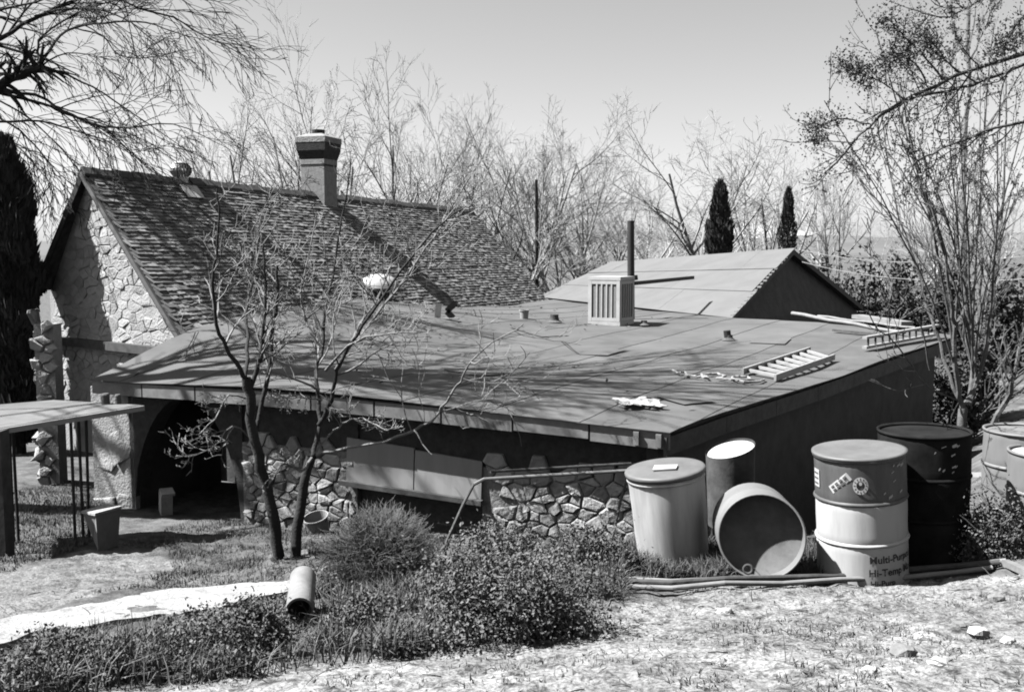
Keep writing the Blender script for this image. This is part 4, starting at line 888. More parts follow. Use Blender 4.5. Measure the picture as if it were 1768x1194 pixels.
for lst, d0, dd, r0, r1, c in [
    ([(424, 655), (405, 625), (386, 590), (372, 545), (366, 490), (373, 440), (378, 380), (374, 325)], D0 - .1, -.3, .026, .006, cf2),
    ([(430, 680), (444, 640), (452, 600), (456, 540), (457, 470), (454, 420)], D0 - .1, .2, .032, .008, cf2),
    ([(440, 745), (458, 660), (470, 590), (477, 520), (479, 462)], D0, .3, .03, .014, cf),
    ([(424, 655), (428, 600), (425, 540), (440, 460), (448, 390), (470, 320)], D0 - .1, 1.5, .022, .004, cf2),
    ([(538, 790), (550, 740), (552, 690), (546, 640), (556, 600), (561, 540), (575, 480), (586, 400), (598, 335), (607, 275)], D0 + .1, 1.2, .03, .006, cf2),
    ([(552, 735), (572, 690), (581, 640), (602, 600), (642, 540), (692, 470), (747, 400), (802, 358)], D0 + .1, -.5, .026, .006, cf2),
    ([(581, 640), (620, 565), (655, 505), (681, 430), (690, 368)], D0 + .1, 1.5, .02, .005, cf2),
    ([(610, 590), (662, 528), (720, 450), (762, 390), (792, 352)], D0, .4, .02, .005, cf),
    ([(545, 785), (600, 775), (665, 760), (715, 742), (745, 725), (763, 702), (785, 672), (800, 650), (815, 622), (850, 592), (905, 560)], D0 + .1, -.6, .019, .005, cf),
    ([(545, 780), (575, 745), (600, 728), (625, 722), (650, 735), (670, 743)], D0, -.5, .014, .005, cf),
    ([(555, 690), (525, 685), (495, 686), (480, 683)], D0, -.3, .012, .004, cf), ([(563, 640), (600, 598), (650, 578), (720, 572)], D0, -.6, .015, .005, cf),
    ([(432, 690), (395, 683), (372, 722), (340, 752)], D0, -.4, .013, .004, cf), ([(440, 760), (400, 735), (365, 775), (300, 790)], D0, -.5, .011, .004, cf),
    ([(538, 790), (520, 812), (490, 800), (470, 830)], D0, -.2, .02, .004, cf), ([(556, 600), (530, 560), (520, 500), (535, 440), (545, 370)], D0, .3, .017, .004, cf),
    ([(763, 702), (775, 720), (800, 738), (812, 735)], D0 - .4, -.1, .009, .003, None), ([(715, 742), (730, 765), (745, 785)], D0 - .3, -.1, .008, .003, None)]:
    limb([tr if r0 > .021 else cr_, cr_], 0, q(lst, d0, dd), r0 * .82, r1, c, r)
tr.build('trunk', M['bark'], t, smooth=True); cr_.build('crown', M['twig'], t)

def leaves_on(pts_list, n, size, r, spread=.05):
    V = []; Fl = []
    for _ in range(n):
        a, b = r.choice(pts_list); c = a.lerp(b, r.random()) + rdir(r) * spread * r.random(); s = size * r.uniform(.6, 1.3); d = rdir(r); x = d.orthogonal().normalized(); x = (Matrix.Rotation(r.random() * 6.28, 3, d) @ x); y = d.cross(x)
        k = len(V); V += [c, c + x * s * .5 + y * s * .28, c + x * s, c + x * s * .5 - y * s * .28]; Fl.append((k, k + 1, k + 2, k + 3))
    return V, Fl
bsegs = []
class BMB(MB):
    def tube(s, pts, rad, n=6, cap=True):
        if rad[0] < .0065: bsegs.extend([(Vector(pts[i]), Vector(pts[i + 1])) for i in range(len(pts) - 1)])
        return MB.tube(s, pts, rad, n, cap)
# sapling at the right with many upright pale stems
r = random.Random(21); bp_ = P(1668, 818, 7.8); gzb = gz1(bp_.x, bp_.y); RMIN = .0035; t = thing('pale_sapling', (bp_.x, bp_.y, gzb), 'many-stemmed bare sapling with pale bark behind the drums', 'tree')
tr, cr_ = MB(), BMB(); D1 = 7.8
cs_ = [(0, 0, 0, (7, 10), 34, .25), (5, .14, .10, (2, 4), 36, .55), (4, .16, .08, (0, 2), 36, .6), (3, .2, .05, 0, 0, 0)]
pts0 = [(1668, 818, D1), (1662, 770, D1), (1660, 730, D1), (1663, 704, D1)]
tr.tube([Vector((bp_.x, bp_.y, gzb - .1))] + [P(*p) for p in pts0], [.045, .04, .036, .036, .038], 8, cap=False)
for lst, dd, r0, r1, c in [
    ([(1663, 706), (1646, 672), (1622, 590), (1600, 530), (1590, 490), (1572, 430), (1545, 350), (1528, 250), (1520, 180)], .6, .022, .005, cs_),
    ([(1662, 704), (1653, 640), (1648, 560), (1641, 520), (1632, 440), (1600, 340), (1572, 240), (1555, 140)], -.5, .03, .005, cs_),
    ([(1668, 698), (1684, 640), (1672, 590), (1666, 500), (1664, 400), (1668, 250), (1672, 120), (1671, 0), (1670, -120)], .5, .038, .016, cs_),
    ([(1668, 698), (1700, 610), (1714, 520), (1724, 430), (1733, 330), (1738, 200), (1735, 90)], .2, .026, .005, cs_),
    ([(1690, 640), (1706, 570), (1716, 480), (1722, 350), (1722, 230)], -.6, .02, .004, cs_),
    ([(1655, 690), (1610, 672), (1575, 632), (1545, 590), (1510, 560), (1490, 500)], -.7, .013, .004, cs_),
    ([(1604, 640), (1598, 590), (1580, 540), (1560, 515), (1528, 470), (1500, 420)], -.5, .011, .003, cs_),
    ([(1650, 600), (1640, 500), (1650, 420), (1652, 320), (1648, 200), (1650, 100)], .8, .02, .004, cs_),
    ([(1690, 560), (1694, 470), (1694, 380), (1692, 260), (1694, 120)], .9, .016, .004, cs_), ([(1640, 520), (1605, 450), (1590, 420), (1555, 385), (1500, 330), (1462, 270)], .4, .015, .003, cs_),
    ([(1725, 430), (1745, 360), (1768, 330), (1800, 290)], .2, .012, .004, cs_), ([(1725, 430), (1700, 340), (1680, 310)], .2, .012, .004, cs_),
    ([(1664, 420), (1640, 380), (1610, 360), (1580, 310)], .2, .012, .004, cs_), ([(1658, 480), (1615, 400), (1560, 300), (1520, 240), (1500, 150)], .3, .014, .003, cs_),
    ([(1672, 100), (1655, 75), (1645, 40), (1640, 20)], .1, .014, .006, cs_), ([(1672, 110), (1692, 70), (1706, 40), (1720, -10)], .1, .014, .005, cs_)]:
    limb([cr_], 0, q(lst, D1, dd), r0 * .68, r1 * .8, c, r)
for k in range(11):
    eu, ev = 1400 + 430 * (k + r.random()) / 11, r.uniform(20, 300); su, sv = r.uniform(1652, 1684), r.uniform(560, 690); dd = r.uniform(-1.2, 1.4)
    limb([cr_], 0, [(su, sv, D1), (su + (eu - su) * .22, sv + (ev - sv) * .32, D1 + dd * .3), (su + (eu - su) * .58, sv + (ev - sv) * .66, D1 + dd * .65), (eu, ev, D1 + dd)], r.uniform(.008, .013), .0035, cs_, r)
tr.build('trunk', M['bark_pale'], t, smooth=True); cr_.build('crown', M['bark_pale'], t)
V, Fl = leaves_on([g for g in bsegs if g[1].z > 2.6], 7000, .019, r, .03); np_mesh('buds', [tuple(v) for v in V], Fl, M['leaf'], t)
p = P(1712, 745, 9.2); t = thing('leaning_sapling', (p.x, p.y, gz1(p.x, p.y)), 'thin pale sapling leaning right beyond the right hand drums', 'tree'); cr_ = MB()
limb([cr_], 0, [(1702, 760, 9.2), (1735, 695, 9.1), (1755, 640, 9.0), (1770, 560, 9.0), (1800, 430, 9)], .03, .01, cs_, r); cr_.build('trunk', M['bark_pale'], t)

# leafy limbs hanging in from a tree outside the right edge
r = random.Random(33); tx, ty = P(2000, 600, 6.4).x, 6.4; gzt = gz1(tx, ty); t = thing('leafy_tree', (tx, ty, gzt), 'leafy limbs arching in from beyond the upper right edge', 'tree')
tr, cr_ = MB(), MB(); tr.tube([Vector((tx, ty, gzt - .1)), P(2000, 800, 6.4), P(1990, 500, 6.4), P(1975, 200, 6.35), P(1960, 20, 6.3)], [.12, .10, .085, .07, .05], 10, cap=False); tr.build('trunk', M['bark_mid'], t, smooth=True)
cl = [(0, 0, 0, (14, 18), 55, .24), (4, .2, .08, (3, 4), 45, .6), (3, .25, .05, 0, 0, 0)]
segs = []
class LMB(MB):
    def tube(s, pts, rad, n=6, cap=True):
        if rad[0] < .0075: segs.extend([(Vector(pts[i]), Vector(pts[i + 1])) for i in range(len(pts) - 1)])
        return MB.tube(s, pts, rad, n, cap)
cr_ = LMB()
for lst, d0, r0, r1 in [([(1975, 60), (1860, 72), (1768, 95), (1700, 112), (1620, 145), (1560, 175), (1500, 218), (1455, 268), (1425, 300)], 6.3, .026, .006), ([(1975, 150), (1860, 85), (1768, 110), (1700, 140), (1640, 158), (1570, 172), (1510, 208)], 6.35, .022, .007),
                         ([(1980, 250), (1860, 180), (1768, 208), (1700, 228), (1630, 256), (1585, 278), (1560, 300)], 6.2, .02, .004), ([(1560, 172), (1520, 142), (1480, 125), (1460, 110)], 6.3, .009, .004), ([(1630, 140), (1600, 100), (1560, 60), (1530, 30)], 6.3, .012, .004),
                         ([(1970, 40), (1860, -20), (1760, -30), (1690, 0), (1640, 30), (1590, 20)], 6.3, .016, .005), ([(1600, 150), (1580, 110), (1550, 95), (1530, 110)], 6.3, .01, .004), ([(1500, 215), (1460, 205), (1420, 215), (1400, 240)], 6.3, .009, .004), ([(1860, 30), (1780, 20), (1745, 60), (1735, 90)], 6.2, .012, .004), ([(1660, 128), (1620, 90), (1600, 60)], 6.4, .01, .004)]:
    limb([cr_], 0, q(lst, d0, 0), r0 * .66, r1 * .8, cl, r, f0=.35)
cr_.build('crown', M['bark_mid'], t)
segs = [s for s in segs if s[0].x < 4.0]
V, Fl = leaves_on(segs, 10000, .019, r, .12); np_mesh('foliage', [tuple(v) for v in V], Fl, M['leaf'], t)

# big bare tree outside the upper left
r = random.Random(5); tx, ty = -9.9, 17.0; gzt = gz1(tx, ty); RMIN = .0052; t = thing('drooping_tree', (tx, ty, gzt), 'bare drooping limbs spreading in from the upper left edge', 'tree')
tr, cr_ = MB(), MB(); tr.tube([Vector((tx, ty, gzt - .2)), Vector((tx + .05, ty, 1.5)), Vector((tx - .05, ty, 4.2)), Vector((tx + .1, ty, 7.0)), Vector((tx + .05, ty, 9.6))], [.36, .3, .27, .22, .12], 12, cap=False); tr.build('trunk', M['bark'], t, smooth=True)
cd = [(0, 0, 0, (13, 18), 36, .36), (7, .10, -.05, (3, 5), 28, .65), (6, .11, -.06, (1, 2), 28, .65), (5, .12, -.06, 0, 0, 0)]
D2 = 15.8
for lst, dd, r0, r1 in [([(-175, 205), (-80, 182), (0, 148), (40, 128), (72, 113)], -.6, .12, .07), ([(72, 113), (95, 70), (130, 48), (180, 40), (250, 38), (300, 55), (352, 70)], -.8, .035, .006), ([(70, 113), (65, 88), (75, 60), (130, 25), (200, 0)], .4, .035, .01),
                         ([(-20, 155), (60, 165), (112, 192), (160, 214), (220, 220), (300, 214), (372, 246)], -1.2, .04, .006), ([(-20, 155), (70, 178), (112, 196), (180, 222), (230, 266), (268, 300)], .5, .04, .006), ([(76, 115), (140, 140), (200, 175), (260, 216), (332, 266)], .3, .028, .006),
                         ([(-60, 205), (0, 210), (70, 210), (120, 222), (180, 242), (232, 270)], -1, .03, .006), ([(-170, 170), (-60, 95), (0, 66), (60, 30), (120, 5), (180, -25)], 0, .07, .02), ([(-120, 60), (-20, 25), (60, 3), (140, -20)], -1, .04, .01),
                         ([(100, -60), (180, -15), (240, 15), (300, 30), (352, 62), (402, 85), (432, 102)], -.6, .03, .005), ([(-40, 190), (20, 215), (60, 250), (92, 290), (128, 322)], -.6, .03, .005), ([(-80, 182), (-20, 215), (40, 260), (80, 310), (110, 335)], -1.0, .03, .005),
                         ([(72, 113), (115, 92), (165, 100), (182, 130)], -.5, .02, .004), ([(60, 30), (120, 15), (200, 25), (270, 75), (310, 130)], -1, .03, .005), ([(130, 48), (180, 65), (205, 95), (260, 100), (310, 88)], -.5, .018, .005), ([(-100, 20), (0, -30), (120, -60), (260, -30), (330, 10)], -.4, .04, .006),
                         ([(-60, 230), (10, 250), (60, 300), (90, 360)], -.4, .02, .004), ([(-150, 140), (-60, 150), (30, 190), (90, 240), (140, 300), (150, 330)], .6, .03, .005)]:
    limb([cr_], 0, q(lst, D2, dd), r0 * .72, r1 * .85, cd if r0 < .1 else [(0, 0, 0, 30, 60, .25)] + cd[1:], r)
# upper crown outside the frame that throws branch shade over the house end
for k in range(5):
    a = r.uniform(-1.2, 1.2); z0 = r.uniform(4.5, 9.4); grow([cr_], Vector((tx, ty, z0)), Vector((math.cos(a), math.sin(a) * .8 - .3, r.uniform(.2, .9))), r.uniform(3, 4.6), .075, 1, [(0, 0, 0, 0, 0, 0), (7, .12, .02, (9, 12), 42, .5), (6, .16, .0, (3, 4), 38, .5), (4, .2, 0, 0, 0, 0)], r)
cr_.build('crown', M['bark_dark'], t)
r = random.Random(77); tx, ty = -8.9, 11.2; gzt = gz1(tx, ty); t = thing('bare_yard_tree', (tx, ty, gzt), 'bare tree beyond the left edge that throws branch shade on the roof', 'tree'); tr, cr_ = MB(), MB(); RMIN = .014
tr.tube([Vector((tx, ty, gzt - .1)), Vector((tx + .1, ty, 2)), Vector((tx + .15, ty + .1, 5)), Vector((tx + .4, ty, 8)), Vector((tx + .6, ty, 10))], [.26, .22, .18, .13, .06], 10, cap=False)
for k in range(28):
    a = r.uniform(-1.0, 1.0) + (3.14 if k % 6 == 3 else 0); z0 = 5.0 + 4.6 * k / 28
    grow([cr_], Vector((tx + .16 + .09 * (z0 - 5), ty, z0)), Vector((math.cos(a), math.sin(a) * .8, r.uniform(.25, .8))), r.uniform(2.6, 5.2), .06, 0, [(7, .09, .01, (9, 12), 42, .5), (5, .14, .02, (3, 5), 38, .5), (4, .2, 0, 0, 0, 0)], r)
tr.build('trunk', M['bark'], t, smooth=True); cr_.build('crown', M['bark_dark'], t)
RMIN = .0042

# background bare trees
def bare_tree_mesh(seed, Hh, stems, spread, fine):
    r = random.Random(seed); tr, cr_ = MB(), MB()
    cfg = [(5, .08, .02, (7, 10), 38, .6), (6, .12, .04, (7, 9), 36, .52), (5, .15, .03, (3, 5), 36, .58), (4, .18, .02, (1, 2), 38, .62), (3, .2, .02, 0, 0, 0)]
    for s in range(stems):
        a = 2 * math.pi * (s + r.random()) / stems; d = Vector((math.cos(a) * spread, math.sin(a) * spread, 1)); L = Hh * r.uniform(.62, .8)
        grow([tr, cr_], Vector((math.cos(a) * .15, math.sin(a) * .15, -.1)), d, L, .018 * Hh / (stems ** .4), 0, cfg, r)
    a_ = bpy.data.meshes.new('trunk'); a_.from_pydata([tuple(v) for v in tr.v], [], tr.f); b_ = bpy.data.meshes.new('crown'); b_.from_pydata([tuple(v) for v in cr_.v], [], cr_.f)
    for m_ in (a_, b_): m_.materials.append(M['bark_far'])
    return a_, b_
TM = [bare_tree_mesh(101, 6, 3, .30, 0), bare_tree_mesh(102, 6, 4, .38, 0), bare_tree_mesh(103, 6, 2, .25, 0), bare_tree_mesh(104, 6, 3, .5, 0), bare_tree_mesh(105, 6, 1, .1, 0)]
def far_tree(u, v_top, d, kind, label, sc=1.0):
    bx = (u - CU) / FPX * d; bz = gz1(bx, d); top = P(u, v_top, d).z; s = (top - bz) / 6.0
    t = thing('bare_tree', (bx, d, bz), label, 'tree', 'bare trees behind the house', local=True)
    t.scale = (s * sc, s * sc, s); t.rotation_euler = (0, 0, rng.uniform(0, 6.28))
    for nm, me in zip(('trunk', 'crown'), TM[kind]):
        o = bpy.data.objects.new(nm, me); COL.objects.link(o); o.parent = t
for a in [(470, 75, 27, 2, 'dark bare tree rising just left of the brick chimney', .8), (600, 150, 31, 1, 'bare tree standing directly behind the brick chimney', 1.0), (690, 130, 36, 3, 'bare tree spreading behind the middle of the shingle roof ridge', .9),
          (790, 165, 38, 1, 'wide many-stemmed bare tree above the right part of the shingle roof', 1.0), (880, 160, 40, 3, 'bare tree rising over the right end of the shingle roof ridge', 1.0), (960, 195, 37, 0, 'bare tree in the gap between shingle roof and shed', .9),
          (1030, 255, 44, 1, 'bare tree behind the black stove pipe', 1.0), (1110, 290, 55, 3, 'low bare tree far behind the right side of the stove pipe', 1.0), (1240, 205, 46, 3, 'broad pale bare tree behind the larger cypress', 1.3), (1330, 215, 48, 1, 'pale bare tree between the two cypresses', 1.1),
          (1440, 270, 60, 0, 'faint bare tree right of the smaller cypress', 1.0), (920, 310, 33, 4, 'thin bare tree low beside the shingle roof end', 1.2), (1000, 330, 36, 1, 'bushy bare tree low behind the shed roof left end', 1.5), (1170, 330, 60, 3, 'distant bare tree left of the larger cypress', 1.6), (730, 240, 50, 3, 'distant bare tree low behind the shingle roof ridge', 1.6), (390, 190, 34, 2, 'thin bare tree between turbine vent and chimney', .8),
          (850, 255, 55, 3, 'hazy bare tree far behind the shingle roof right end', 1.6), (1060, 350, 48, 3, 'low twiggy bare tree behind the cooler', 1.8), (1560, 330, 55, 3, 'bare tree behind the dark hedge at the right', 1.4), (1700, 300, 50, 1, 'bare tree behind the pale sapling at the right', 1.2)]: far_tree(*a)
# dead stump-like pole
p0 = P(928, 470, 34); p0.z = gz1(p0.x, 34); mb = MB(); mb.tube([p0, P(926, 310, 34)], [.07, .05], 8); tag(mb.build('wooden_pole', M['bark'], None, tuple(p0)), 'plain dark wooden pole among the bare trees', 'pole')

# conifers
def conifer(name, u, v_top, v_base, w_px, d, label, n, seed, base=None):
    r = random.Random(seed); bx = (u - CU) / FPX * d; bz = gz1(bx, d); zt = P(u, v_top, d).z; Hh = zt - bz; rad = w_px / 2 / FPX * d
    t = thing(name, (bx, d, bz), label, 'tree'); mb = MB(); mb.tube([(bx, d, bz - .1), (bx, d, zt - .1)], [rad * .25, .02], 8, cap=False); mb.build('trunk', M['bark'], t)
    g_ = np.random.default_rng(seed); q_ = g_.random(n) ** .8; a = g_.random(n) * 6.283; z = bz + .15 + (Hh - .1) * q_
    env = rad * np.clip(np.minimum(1.0, (1 - q_) * 3.2) ** .6, .05, 1) * (.8 + .26 * np.sin(a * 3 + q_ * 17) * np.cos(q_ * 40 + a) + .2 * np.sin(q_ * 23 + a * 2)); rr_ = env * (.55 + .5 * g_.random(n) ** .5)
    c = np.stack([bx + rr_ * np.cos(a), d + rr_ * np.sin(a), z], -1); s = (.05 + .05 * g_.random(n)) * max(1, rad / .35)
    o1 = np.stack([np.cos(a) * .35, np.sin(a) * .35, np.ones(n)], -1) * s[:, None] * 1.7 + g_.normal(0, .02, (n, 3)); o2 = g_.normal(0, 1, (n, 3)); o2 /= np.linalg.norm(o2, axis=1, keepdims=True); o2 *= s[:, None] * .55
    V = np.stack([c - o2, c + o1 * .5 - o2 * .2, c + o1, c + o2], 1).reshape(-1, 3); Fc = np.arange(4 * n).reshape(n, 4); np_mesh('crown', V, Fc, M['leafdark'], t)
conifer('cypress', 1240, 318, 435, 46, 38, 'larger dark columnar cypress behind the shed ridge', 7000, 1); conifer('cypress', 1357, 328, 432, 30, 40, 'slimmer dark cypress right of the larger one', 5000, 2)
conifer('juniper', 22, 255, 700, 92, 14.8, 'black columnar conifer along the left edge beside the house', 26000, 3)

# leafy shrubs
def shrub(name, u, v_top, w_px, d, label, n, leaf, m, seed, group=None, cat='shrub', vb=None, squash=1.0):
    g_ = np.random.default_rng(seed)
    if vb is not None: d = G(u, vb).y + w_px / FPX * 5 * .25
    bx = (u - CU) / FPX * d; bz = gz1(bx, d) - .02; zt = P(u, v_top, d).z; Hh = zt - bz; rad = w_px / 2 / FPX * d
    t = thing(name, (bx, d, bz), label, cat, group); mb = MB(); r = random.Random(seed)
    for k in range(7): grow([mb], Vector((bx, d, bz - .03)), Vector((r.uniform(-1, 1), r.uniform(-1, 1), 1.2)), Hh * .75, max(.004, .02 * Hh), 0, [(4, .15, .03, 4, 40, .6), (3, .2, .05, 0, 0, 0)], r)
    mb.build('stem', M['bark_mid'], t)
    k = 34; cc = g_.normal(0, 1, (k, 3)); cc /= np.linalg.norm(cc, axis=1, keepdims=True); cc *= (g_.random((k, 1)) ** .4) * .78; cc[:, 2] = np.abs(cc[:, 2]) * 1.0; csz = .18 + .22 * g_.random(k)
    i = g_.integers(0, k, n); off = g_.normal(0, 1, (n, 3)) * csz[i][:, None] * .6; c = cc[i] + off; c[:, 2] = np.maximum(c[:, 2], .0)
    c = c * np.array([rad, rad * .8 * squash, Hh]) + np.array([bx, d, bz]); s = leaf * (.6 + .8 * g_.random(n))
    nn = g_.normal(0, 1, (n, 3)); nn[:, 2] += .6; nn /= np.linalg.norm(nn, axis=1, keepdims=True); x = np.cross(nn, g_.normal(0, 1, (n, 3))); x /= np.linalg.norm(x, axis=1, keepdims=True); y = np.cross(nn, x)
    V = np.stack([c, c + x * s[:, None] * .5 + y * s[:, None] * .3 + nn * s[:, None] * .08, c + x * s[:, None], c + x * s[:, None] * .5 - y * s[:, None] * .3 + nn * s[:, None] * .08], 1).reshape(-1, 3)
    np_mesh('foliage', V, np.arange(4 * n).reshape(n, 4), M[m], t); return t
for i, (u, vt, w, d, lab) in enumerate([(1420, 428, 110, 34, 'dark evergreen shrub right behind the shed gable'), (1485, 432, 120, 31, 'dark evergreen shrub second from the shed gable'), (1560, 425, 120, 33, 'dark evergreen shrub behind the roof poles'), (1640, 440, 110, 30, 'dark evergreen shrub behind the pale sapling stems'), (1745, 450, 120, 26, 'dark evergreen shrub at the right edge of the hedge'), (1690, 540, 90, 19, 'dark low shrub at the far end of the flat roof')]):
    shrub('evergreen_shrub', u, vt, w, d, lab, 5000, .16 if d > 25 else .09, 'hedge', 50 + i, 'evergreen hedge')
shrub('evergreen_shrub', 1650, 600, 110, 17.8, 'dark shrub in the shade under the far roof corner', 4000, .09, 'hedge', 70, 'evergreen hedge')
shrub('weed_bush', 885, 935, 400, 6.0, 'big leafy weed bush in the foreground middle', 34000, .022, 'weed', 80, cat='weed', vb=1118)
shrub('weed_bush', 1020, 905, 190, 6.9, 'leafy weed bush at the foot of the pale can', 11000, .022, 'weed', 81, cat='weed', vb=1005)
shrub('weed_bush', 860, 905, 200, 7.3, 'leafy weed bush below the pipe frame', 10000, .022, 'weed', 82, cat='weed', vb=985)
shrub('weed_bush', 605, 1025, 130, 5.9, 'small dark weed bush right of the clay pipe', 8000, .021, 'weed', 83, cat='weed', vb=1115)
shrub('weed_bush', 1735, 850, 150, 6.4, 'feathery weed bush in front of the right hand drums', 9000, .02, 'weed', 84, cat='weed', vb=965)
shrub('weed_bush', 380, 1040, 230, 5.15, 'dense dark weed bush beyond the pale path', 16000, .02, 'weed', 85, cat='weed', vb=1150)
shrub('weed_bush', 428, 1040, 130, 5.5, 'tall dark weed bush left of the clay pipe', 12000, .02, 'weed', 88, cat='weed', vb=1140)
shrub('weed_bush', 110, 1095, 210, 4.6, 'low weed bush at the lower left corner', 12000, .02, 'weed', 86, cat='weed', vb=1190)

# tumbleweed
r = random.Random(61); tc = P(655, 960, 7.1); t = thing('tumbleweed', (tc.x, tc.y, gz1(tc.x, tc.y)), 'round wiry tumbleweed left of the big weed bush', 'tumbleweed'); mb = MB(); rx, rzz = .40, .38
for k in range(1500):
    d = rdir(r); d.z = abs(d.z) * 1.0 - .25; p = tc + Vector((d.x * rx, d.y * rx, d.z * rzz)) * r.uniform(.2, .45); pts = [p]; d = (d + rdir(r) * .5).normalized()
    for j in range(4):
        d = (d + rdir(r) * .62 + Vector((0, 0, -.03))).normalized(); p = p + Vector((d.x * rx, d.y * rx, d.z * rzz)) * .2; pts.append(p)
    mb.tube(pts, [.0028, .0024, .002, .0016, .001], 3, cap=False)
    for j in (2, 3):
        e = (rdir(r) + d).normalized(); mb.tube([pts[j], pts[j] + e * .07, pts[j] + (e + rdir(r) * .4).normalized() * .13], [.0018, .0014, .001], 3, cap=False)
mb.build('stems', M['tumble'], t)

# ------------------------------------------------------------------ ground cover
def blades(name, pts, hgt, wid, m, seed, lean=.5, kind='stuff'):
    g_ = np.random.default_rng(seed); n = len(pts); a = g_.random(n) * 6.283; h = hgt * (.3 + .6 * g_.random(n) + 1.1 * np.clip(vnoise(pts[:, 0] * 2.7, pts[:, 1] * 2.7, seed) + .15, 0, 1)); w = wid * (.6 + .8 * g_.random(n))
    sx_ = np.stack([np.cos(a), np.sin(a), np.zeros(n)], -1) * w[:, None]; b = a + g_.normal(1.57, .8, n); le = lean * g_.random(n)
    dv = np.stack([np.cos(b) * le, np.sin(b) * le, np.ones(n)], -1); dv /= np.linalg.norm(dv, axis=1, keepdims=True)
    mid = pts + dv * h[:, None] * .55; tip = mid + (dv + np.stack([np.cos(b) * le, np.sin(b) * le, -le * .6], -1)) * h[:, None] * .5
    V = np.stack([pts - sx_, pts + sx_, mid + sx_ * .8, mid - sx_ * .8, tip], 1).reshape(-1, 3); k = np.arange(n)[:, None] * 5
    F3 = np.concatenate([k + np.array([[0, 1, 2]]), k + np.array([[0, 2, 3]]), k + np.array([[3, 2, 4]])]); o = np_mesh(name, V, F3, m); tag(o, kind=kind); return o
def scatter(n, x0, x1, y0, y1, prob, seed):
    g_ = np.random.default_rng(seed); x = g_.uniform(x0, x1, n); y = g_.uniform(y0, y1, n); k = g_.random(n) < prob(x, y); x, y = x[k], y[k]
    return np.stack([x, y, gz(x, y) + relief(x, y) - .004], -1)
def to_uv(x, y, z):
    zz = z - CZ; f = y * math.cos(PITCH) - zz * math.sin(PITCH); up = y * math.sin(PITCH) + zz * math.cos(PITCH); return CU + FPX * x / f, CV - FPX * up / f
berm = region([(-80, 1185), (60, 1140), (200, 1115), (400, 1080), (510, 1045), (560, 1010), (700, 1000), (1075, 1000), (1075, 1035), (900, 1105), (720, 1130), (450, 1170), (250, 1194), (-80, 1225)])
lawn = region([(200, 945), (300, 905), (420, 880), (560, 890), (760, 930), (1080, 945), (1420, 960), (1470, 1000), (1080, 1005), (700, 1005), (560, 1000), (500, 1000), (330, 1012), (200, 1020), (110, 1045), (300, 985), (290, 950)])
left = region([(-60, 930), (20, 850), (130, 830), (200, 850), (150, 945), (20, 985), (-60, 1000)])
cl_ = lambda x, y: .12 + .88 * (vnoise(x * 2.3, y * 2.3, 8) > -.1)
blades('weeds', scatter(110000, -4, 2, 3.6, 7.8, lambda x, y: berm(x, y) * cl_(x, y), 91), .17, .0035, M['weed'], 92, .9)
blades('grass', scatter(260000, -5, 4, 6.2, 11.5, lambda x, y: lawn(x, y) * (.04 + .45 * (vnoise(x * 3, y * 3, 9) > .12)) * (y < 11.2), 93), .055, .003, M['grass'], 94, 1.0)
blades('tall_grass', scatter(90000, .3, 3.2, 6.2, 7.6, lambda x, y: lawn(x, y) * .35 * (vnoise(x * 4, y * 4, 10) > -.12), 95), .16, .0035, M['grass'], 96, .8)
blades('yard_grass', scatter(60000, -7.5, -3.5, 7.5, 13, lambda x, y: left(x, y) * .6, 97), .07, .004, M['grass'], 98, 1.0)
blades('dry_grass', scatter(70000, -3.5, 4.5, 3.3, 7.4, lambda x, y: bare(x, y) * (.10 + .75 * (vnoise(x * 3.1, y * 3.1, 13) > .16) * (vnoise(x * 11, y * 11, 14) > -.1)), 99), .028, .0028, M['dry'], 100, 1.8)
blades('green_tufts', scatter(70000, -3.5, 4.5, 3.3, 7.4, lambda x, y: bare(x, y) * .8 * (vnoise(x * 2.6, y * 2.6, 15) > .08) * (vnoise(x * 9, y * 9, 16) > .05), 101), .04, .003, M['weed'], 102, 1.6)
pp = scatter(150000, -4, 2, 3.6, 7.8, lambda x, y: berm(x, y) * (.06 + .94 * (vnoise(x * 2.3, y * 2.3, 8) > -.1)) * (vnoise(x * 6, y * 6, 18) > -.25), 110); n = len(pp); g_ = np.random.default_rng(111)
pp[:, 2] += .02 + .20 * g_.random(n) * (.55 + vnoise(pp[:, 0] * 2.3, pp[:, 1] * 2.3, 8)); x = g_.normal(0, 1, (n, 3)); x /= np.linalg.norm(x, axis=1, keepdims=True); y = np.cross(x, g_.normal(0, 1, (n, 3))); y /= np.linalg.norm(y, axis=1, keepdims=True); sz = (.012 + .02 * g_.random(n))[:, None]
V = np.stack([pp, pp + x * sz * .5 + y * sz * .3, pp + x * sz, pp + x * sz * .5 - y * sz * .3], 1).reshape(-1, 3); tag(np_mesh('weed_leaves', V, np.arange(4 * n).reshape(n, 4), M['weed']), kind='stuff')
blades('straw', scatter(90000, -5, 3, 6.2, 11.2, lambda x, y: lawn(x, y) * .6 * (vnoise(x * 2.2, y * 2.2, 19) > .0), 112), .045, .003, M['dry'], 113, 1.6)
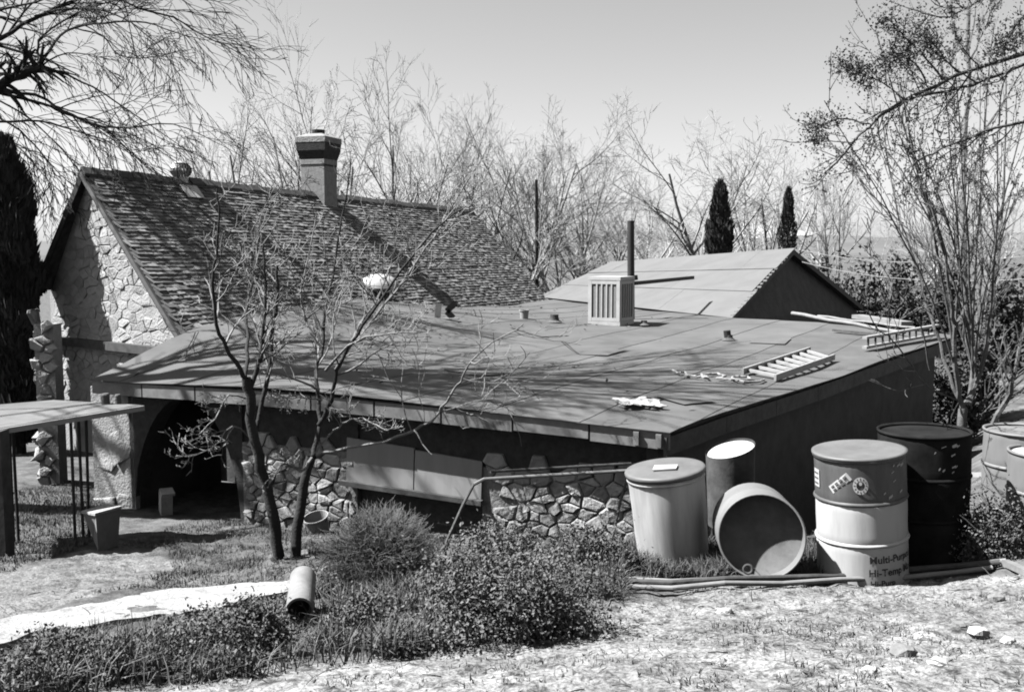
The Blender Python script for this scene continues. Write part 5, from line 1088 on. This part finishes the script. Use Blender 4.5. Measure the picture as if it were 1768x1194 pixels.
# clods and gravel on the bare dirt
pts = scatter(16000, -3.5, 4.5, 3.3, 7.2, lambda x, y: bare(x, y) * (.12 + .6 * ss(-1, 2.5, x) * (vnoise(x * 2, y * 2, 17) > -.12)), 103); n = len(pts); g_ = np.random.default_rng(104)
ico = np.array([(1, 0, 0), (-1, 0, 0), (0, 1, 0), (0, -1, 0), (0, 0, 1), (0, 0, -1)], float); If = np.array([(0, 2, 4), (2, 1, 4), (1, 3, 4), (3, 0, 4), (2, 0, 5), (1, 2, 5), (3, 1, 5), (0, 3, 5)])
s = .003 + .017 * g_.random(n) ** 4; V = ico[None] * (s[:, None, None] * (.6 + .8 * g_.random((n, 6, 1)))) * np.array([1.2, 1.2, .8]) + pts[:, None]; ang = g_.random(n) * 6.28
F3 = (np.arange(n)[:, None, None] * 6 + If[None]).reshape(-1, 3); tag(np_mesh('gravel', V.reshape(-1, 3), F3, M['clod']), kind='stuff')
pts = scatter(1500, -3.5, 4.5, 3.3, 8.5, lambda x, y: .75 + 0 * x, 120); mb = MB(); rr2 = random.Random(121)
for p in pts:
    d = Vector((rr2.uniform(-1, 1), rr2.uniform(-1, 1), rr2.uniform(-.05, .2))).normalized() * rr2.uniform(.03, .13); c = Vector(p) + Vector((0, 0, .008)); mb.tube([c, c + d * .5 + rdir(rr2) * .008, c + d], [.003, .0028, .0015], 3, cap=False)
tag(mb.build('twig_litter', M['bark_mid']), kind='stuff')
# larger stones on the dirt at the right
r = random.Random(8)
spots = [(1655, 1080), (1690, 1095), (1585, 1060), (1740, 1110), (1560, 1130), (1500, 1160), (1720, 1035), (1620, 1150), (1460, 1095), (1250, 1060)]
STL = [a + ' loose on the bare dirt' for a in ('small dull stone second from the right in the upper row', 'small pale stone second nearest the right edge', 'small dull stone below the right end of the white drum', 'pale stone closest to the right edge and bottom', 'small dull stone in the middle right of the bottom strip', 'pale stone lowest of all on the right half', 'small dull stone nearest the far end of the pipes', 'pale stone low down below the black drum', 'small dull stone below the white drum', 'pale stone furthest left, below the lying barrel')]
for i, (u, v) in enumerate(spots):
    p = G(u, v); mb = MB(); sz = r.uniform(.02, .05); vs = []
    for a, b, c in [(x, y, z) for x in (-1, 0, 1) for y in (-1, 0, 1) for z in (-1, 0, 1) if (x, y, z) != (0, 0, 0)]:
        d = Vector((a, b, c)).normalized(); vs.append(p + Vector((d.x * sz * 1.4, d.y * sz * 1.2, d.z * sz * .8)) * r.uniform(.8, 1.15))
    import bmesh
    bm = bmesh.new(); [bm.verts.new(v_) for v_ in vs]; bmesh.ops.convex_hull(bm, input=bm.verts); me = bpy.data.meshes.new('field_stone'); 
    for v_ in bm.verts: v_.co -= p
    bm.to_mesh(me); bm.free(); me.materials.append(M['stone3'] if i % 2 else M['clod']); o = bpy.data.objects.new('field_stone', me); _link(o, None, p); o.location = p + Vector((0, 0, sz * .3)); tag(o, STL[i], 'stone', 'loose stones on the dirt')
# overhead wires at the right
for i, (va, vb) in enumerate([(432, 424), (452, 470)]):
    a, b = P(1385, va, 22), P(1900, vb, 14); pts = [a.lerp(b, k / 14) - Vector((0, 0, .25 * (1 - (2 * k / 14 - 1) ** 2))) for k in range(15)]
    mb = MB(); mb.tube(pts, .008, 5); tag(mb.build('overhead_wire', M['pole'], None, tuple(a)), ['upper', 'lower'][i] + ' thin wire running right from the shed gable', 'wire', 'wires from the shed')
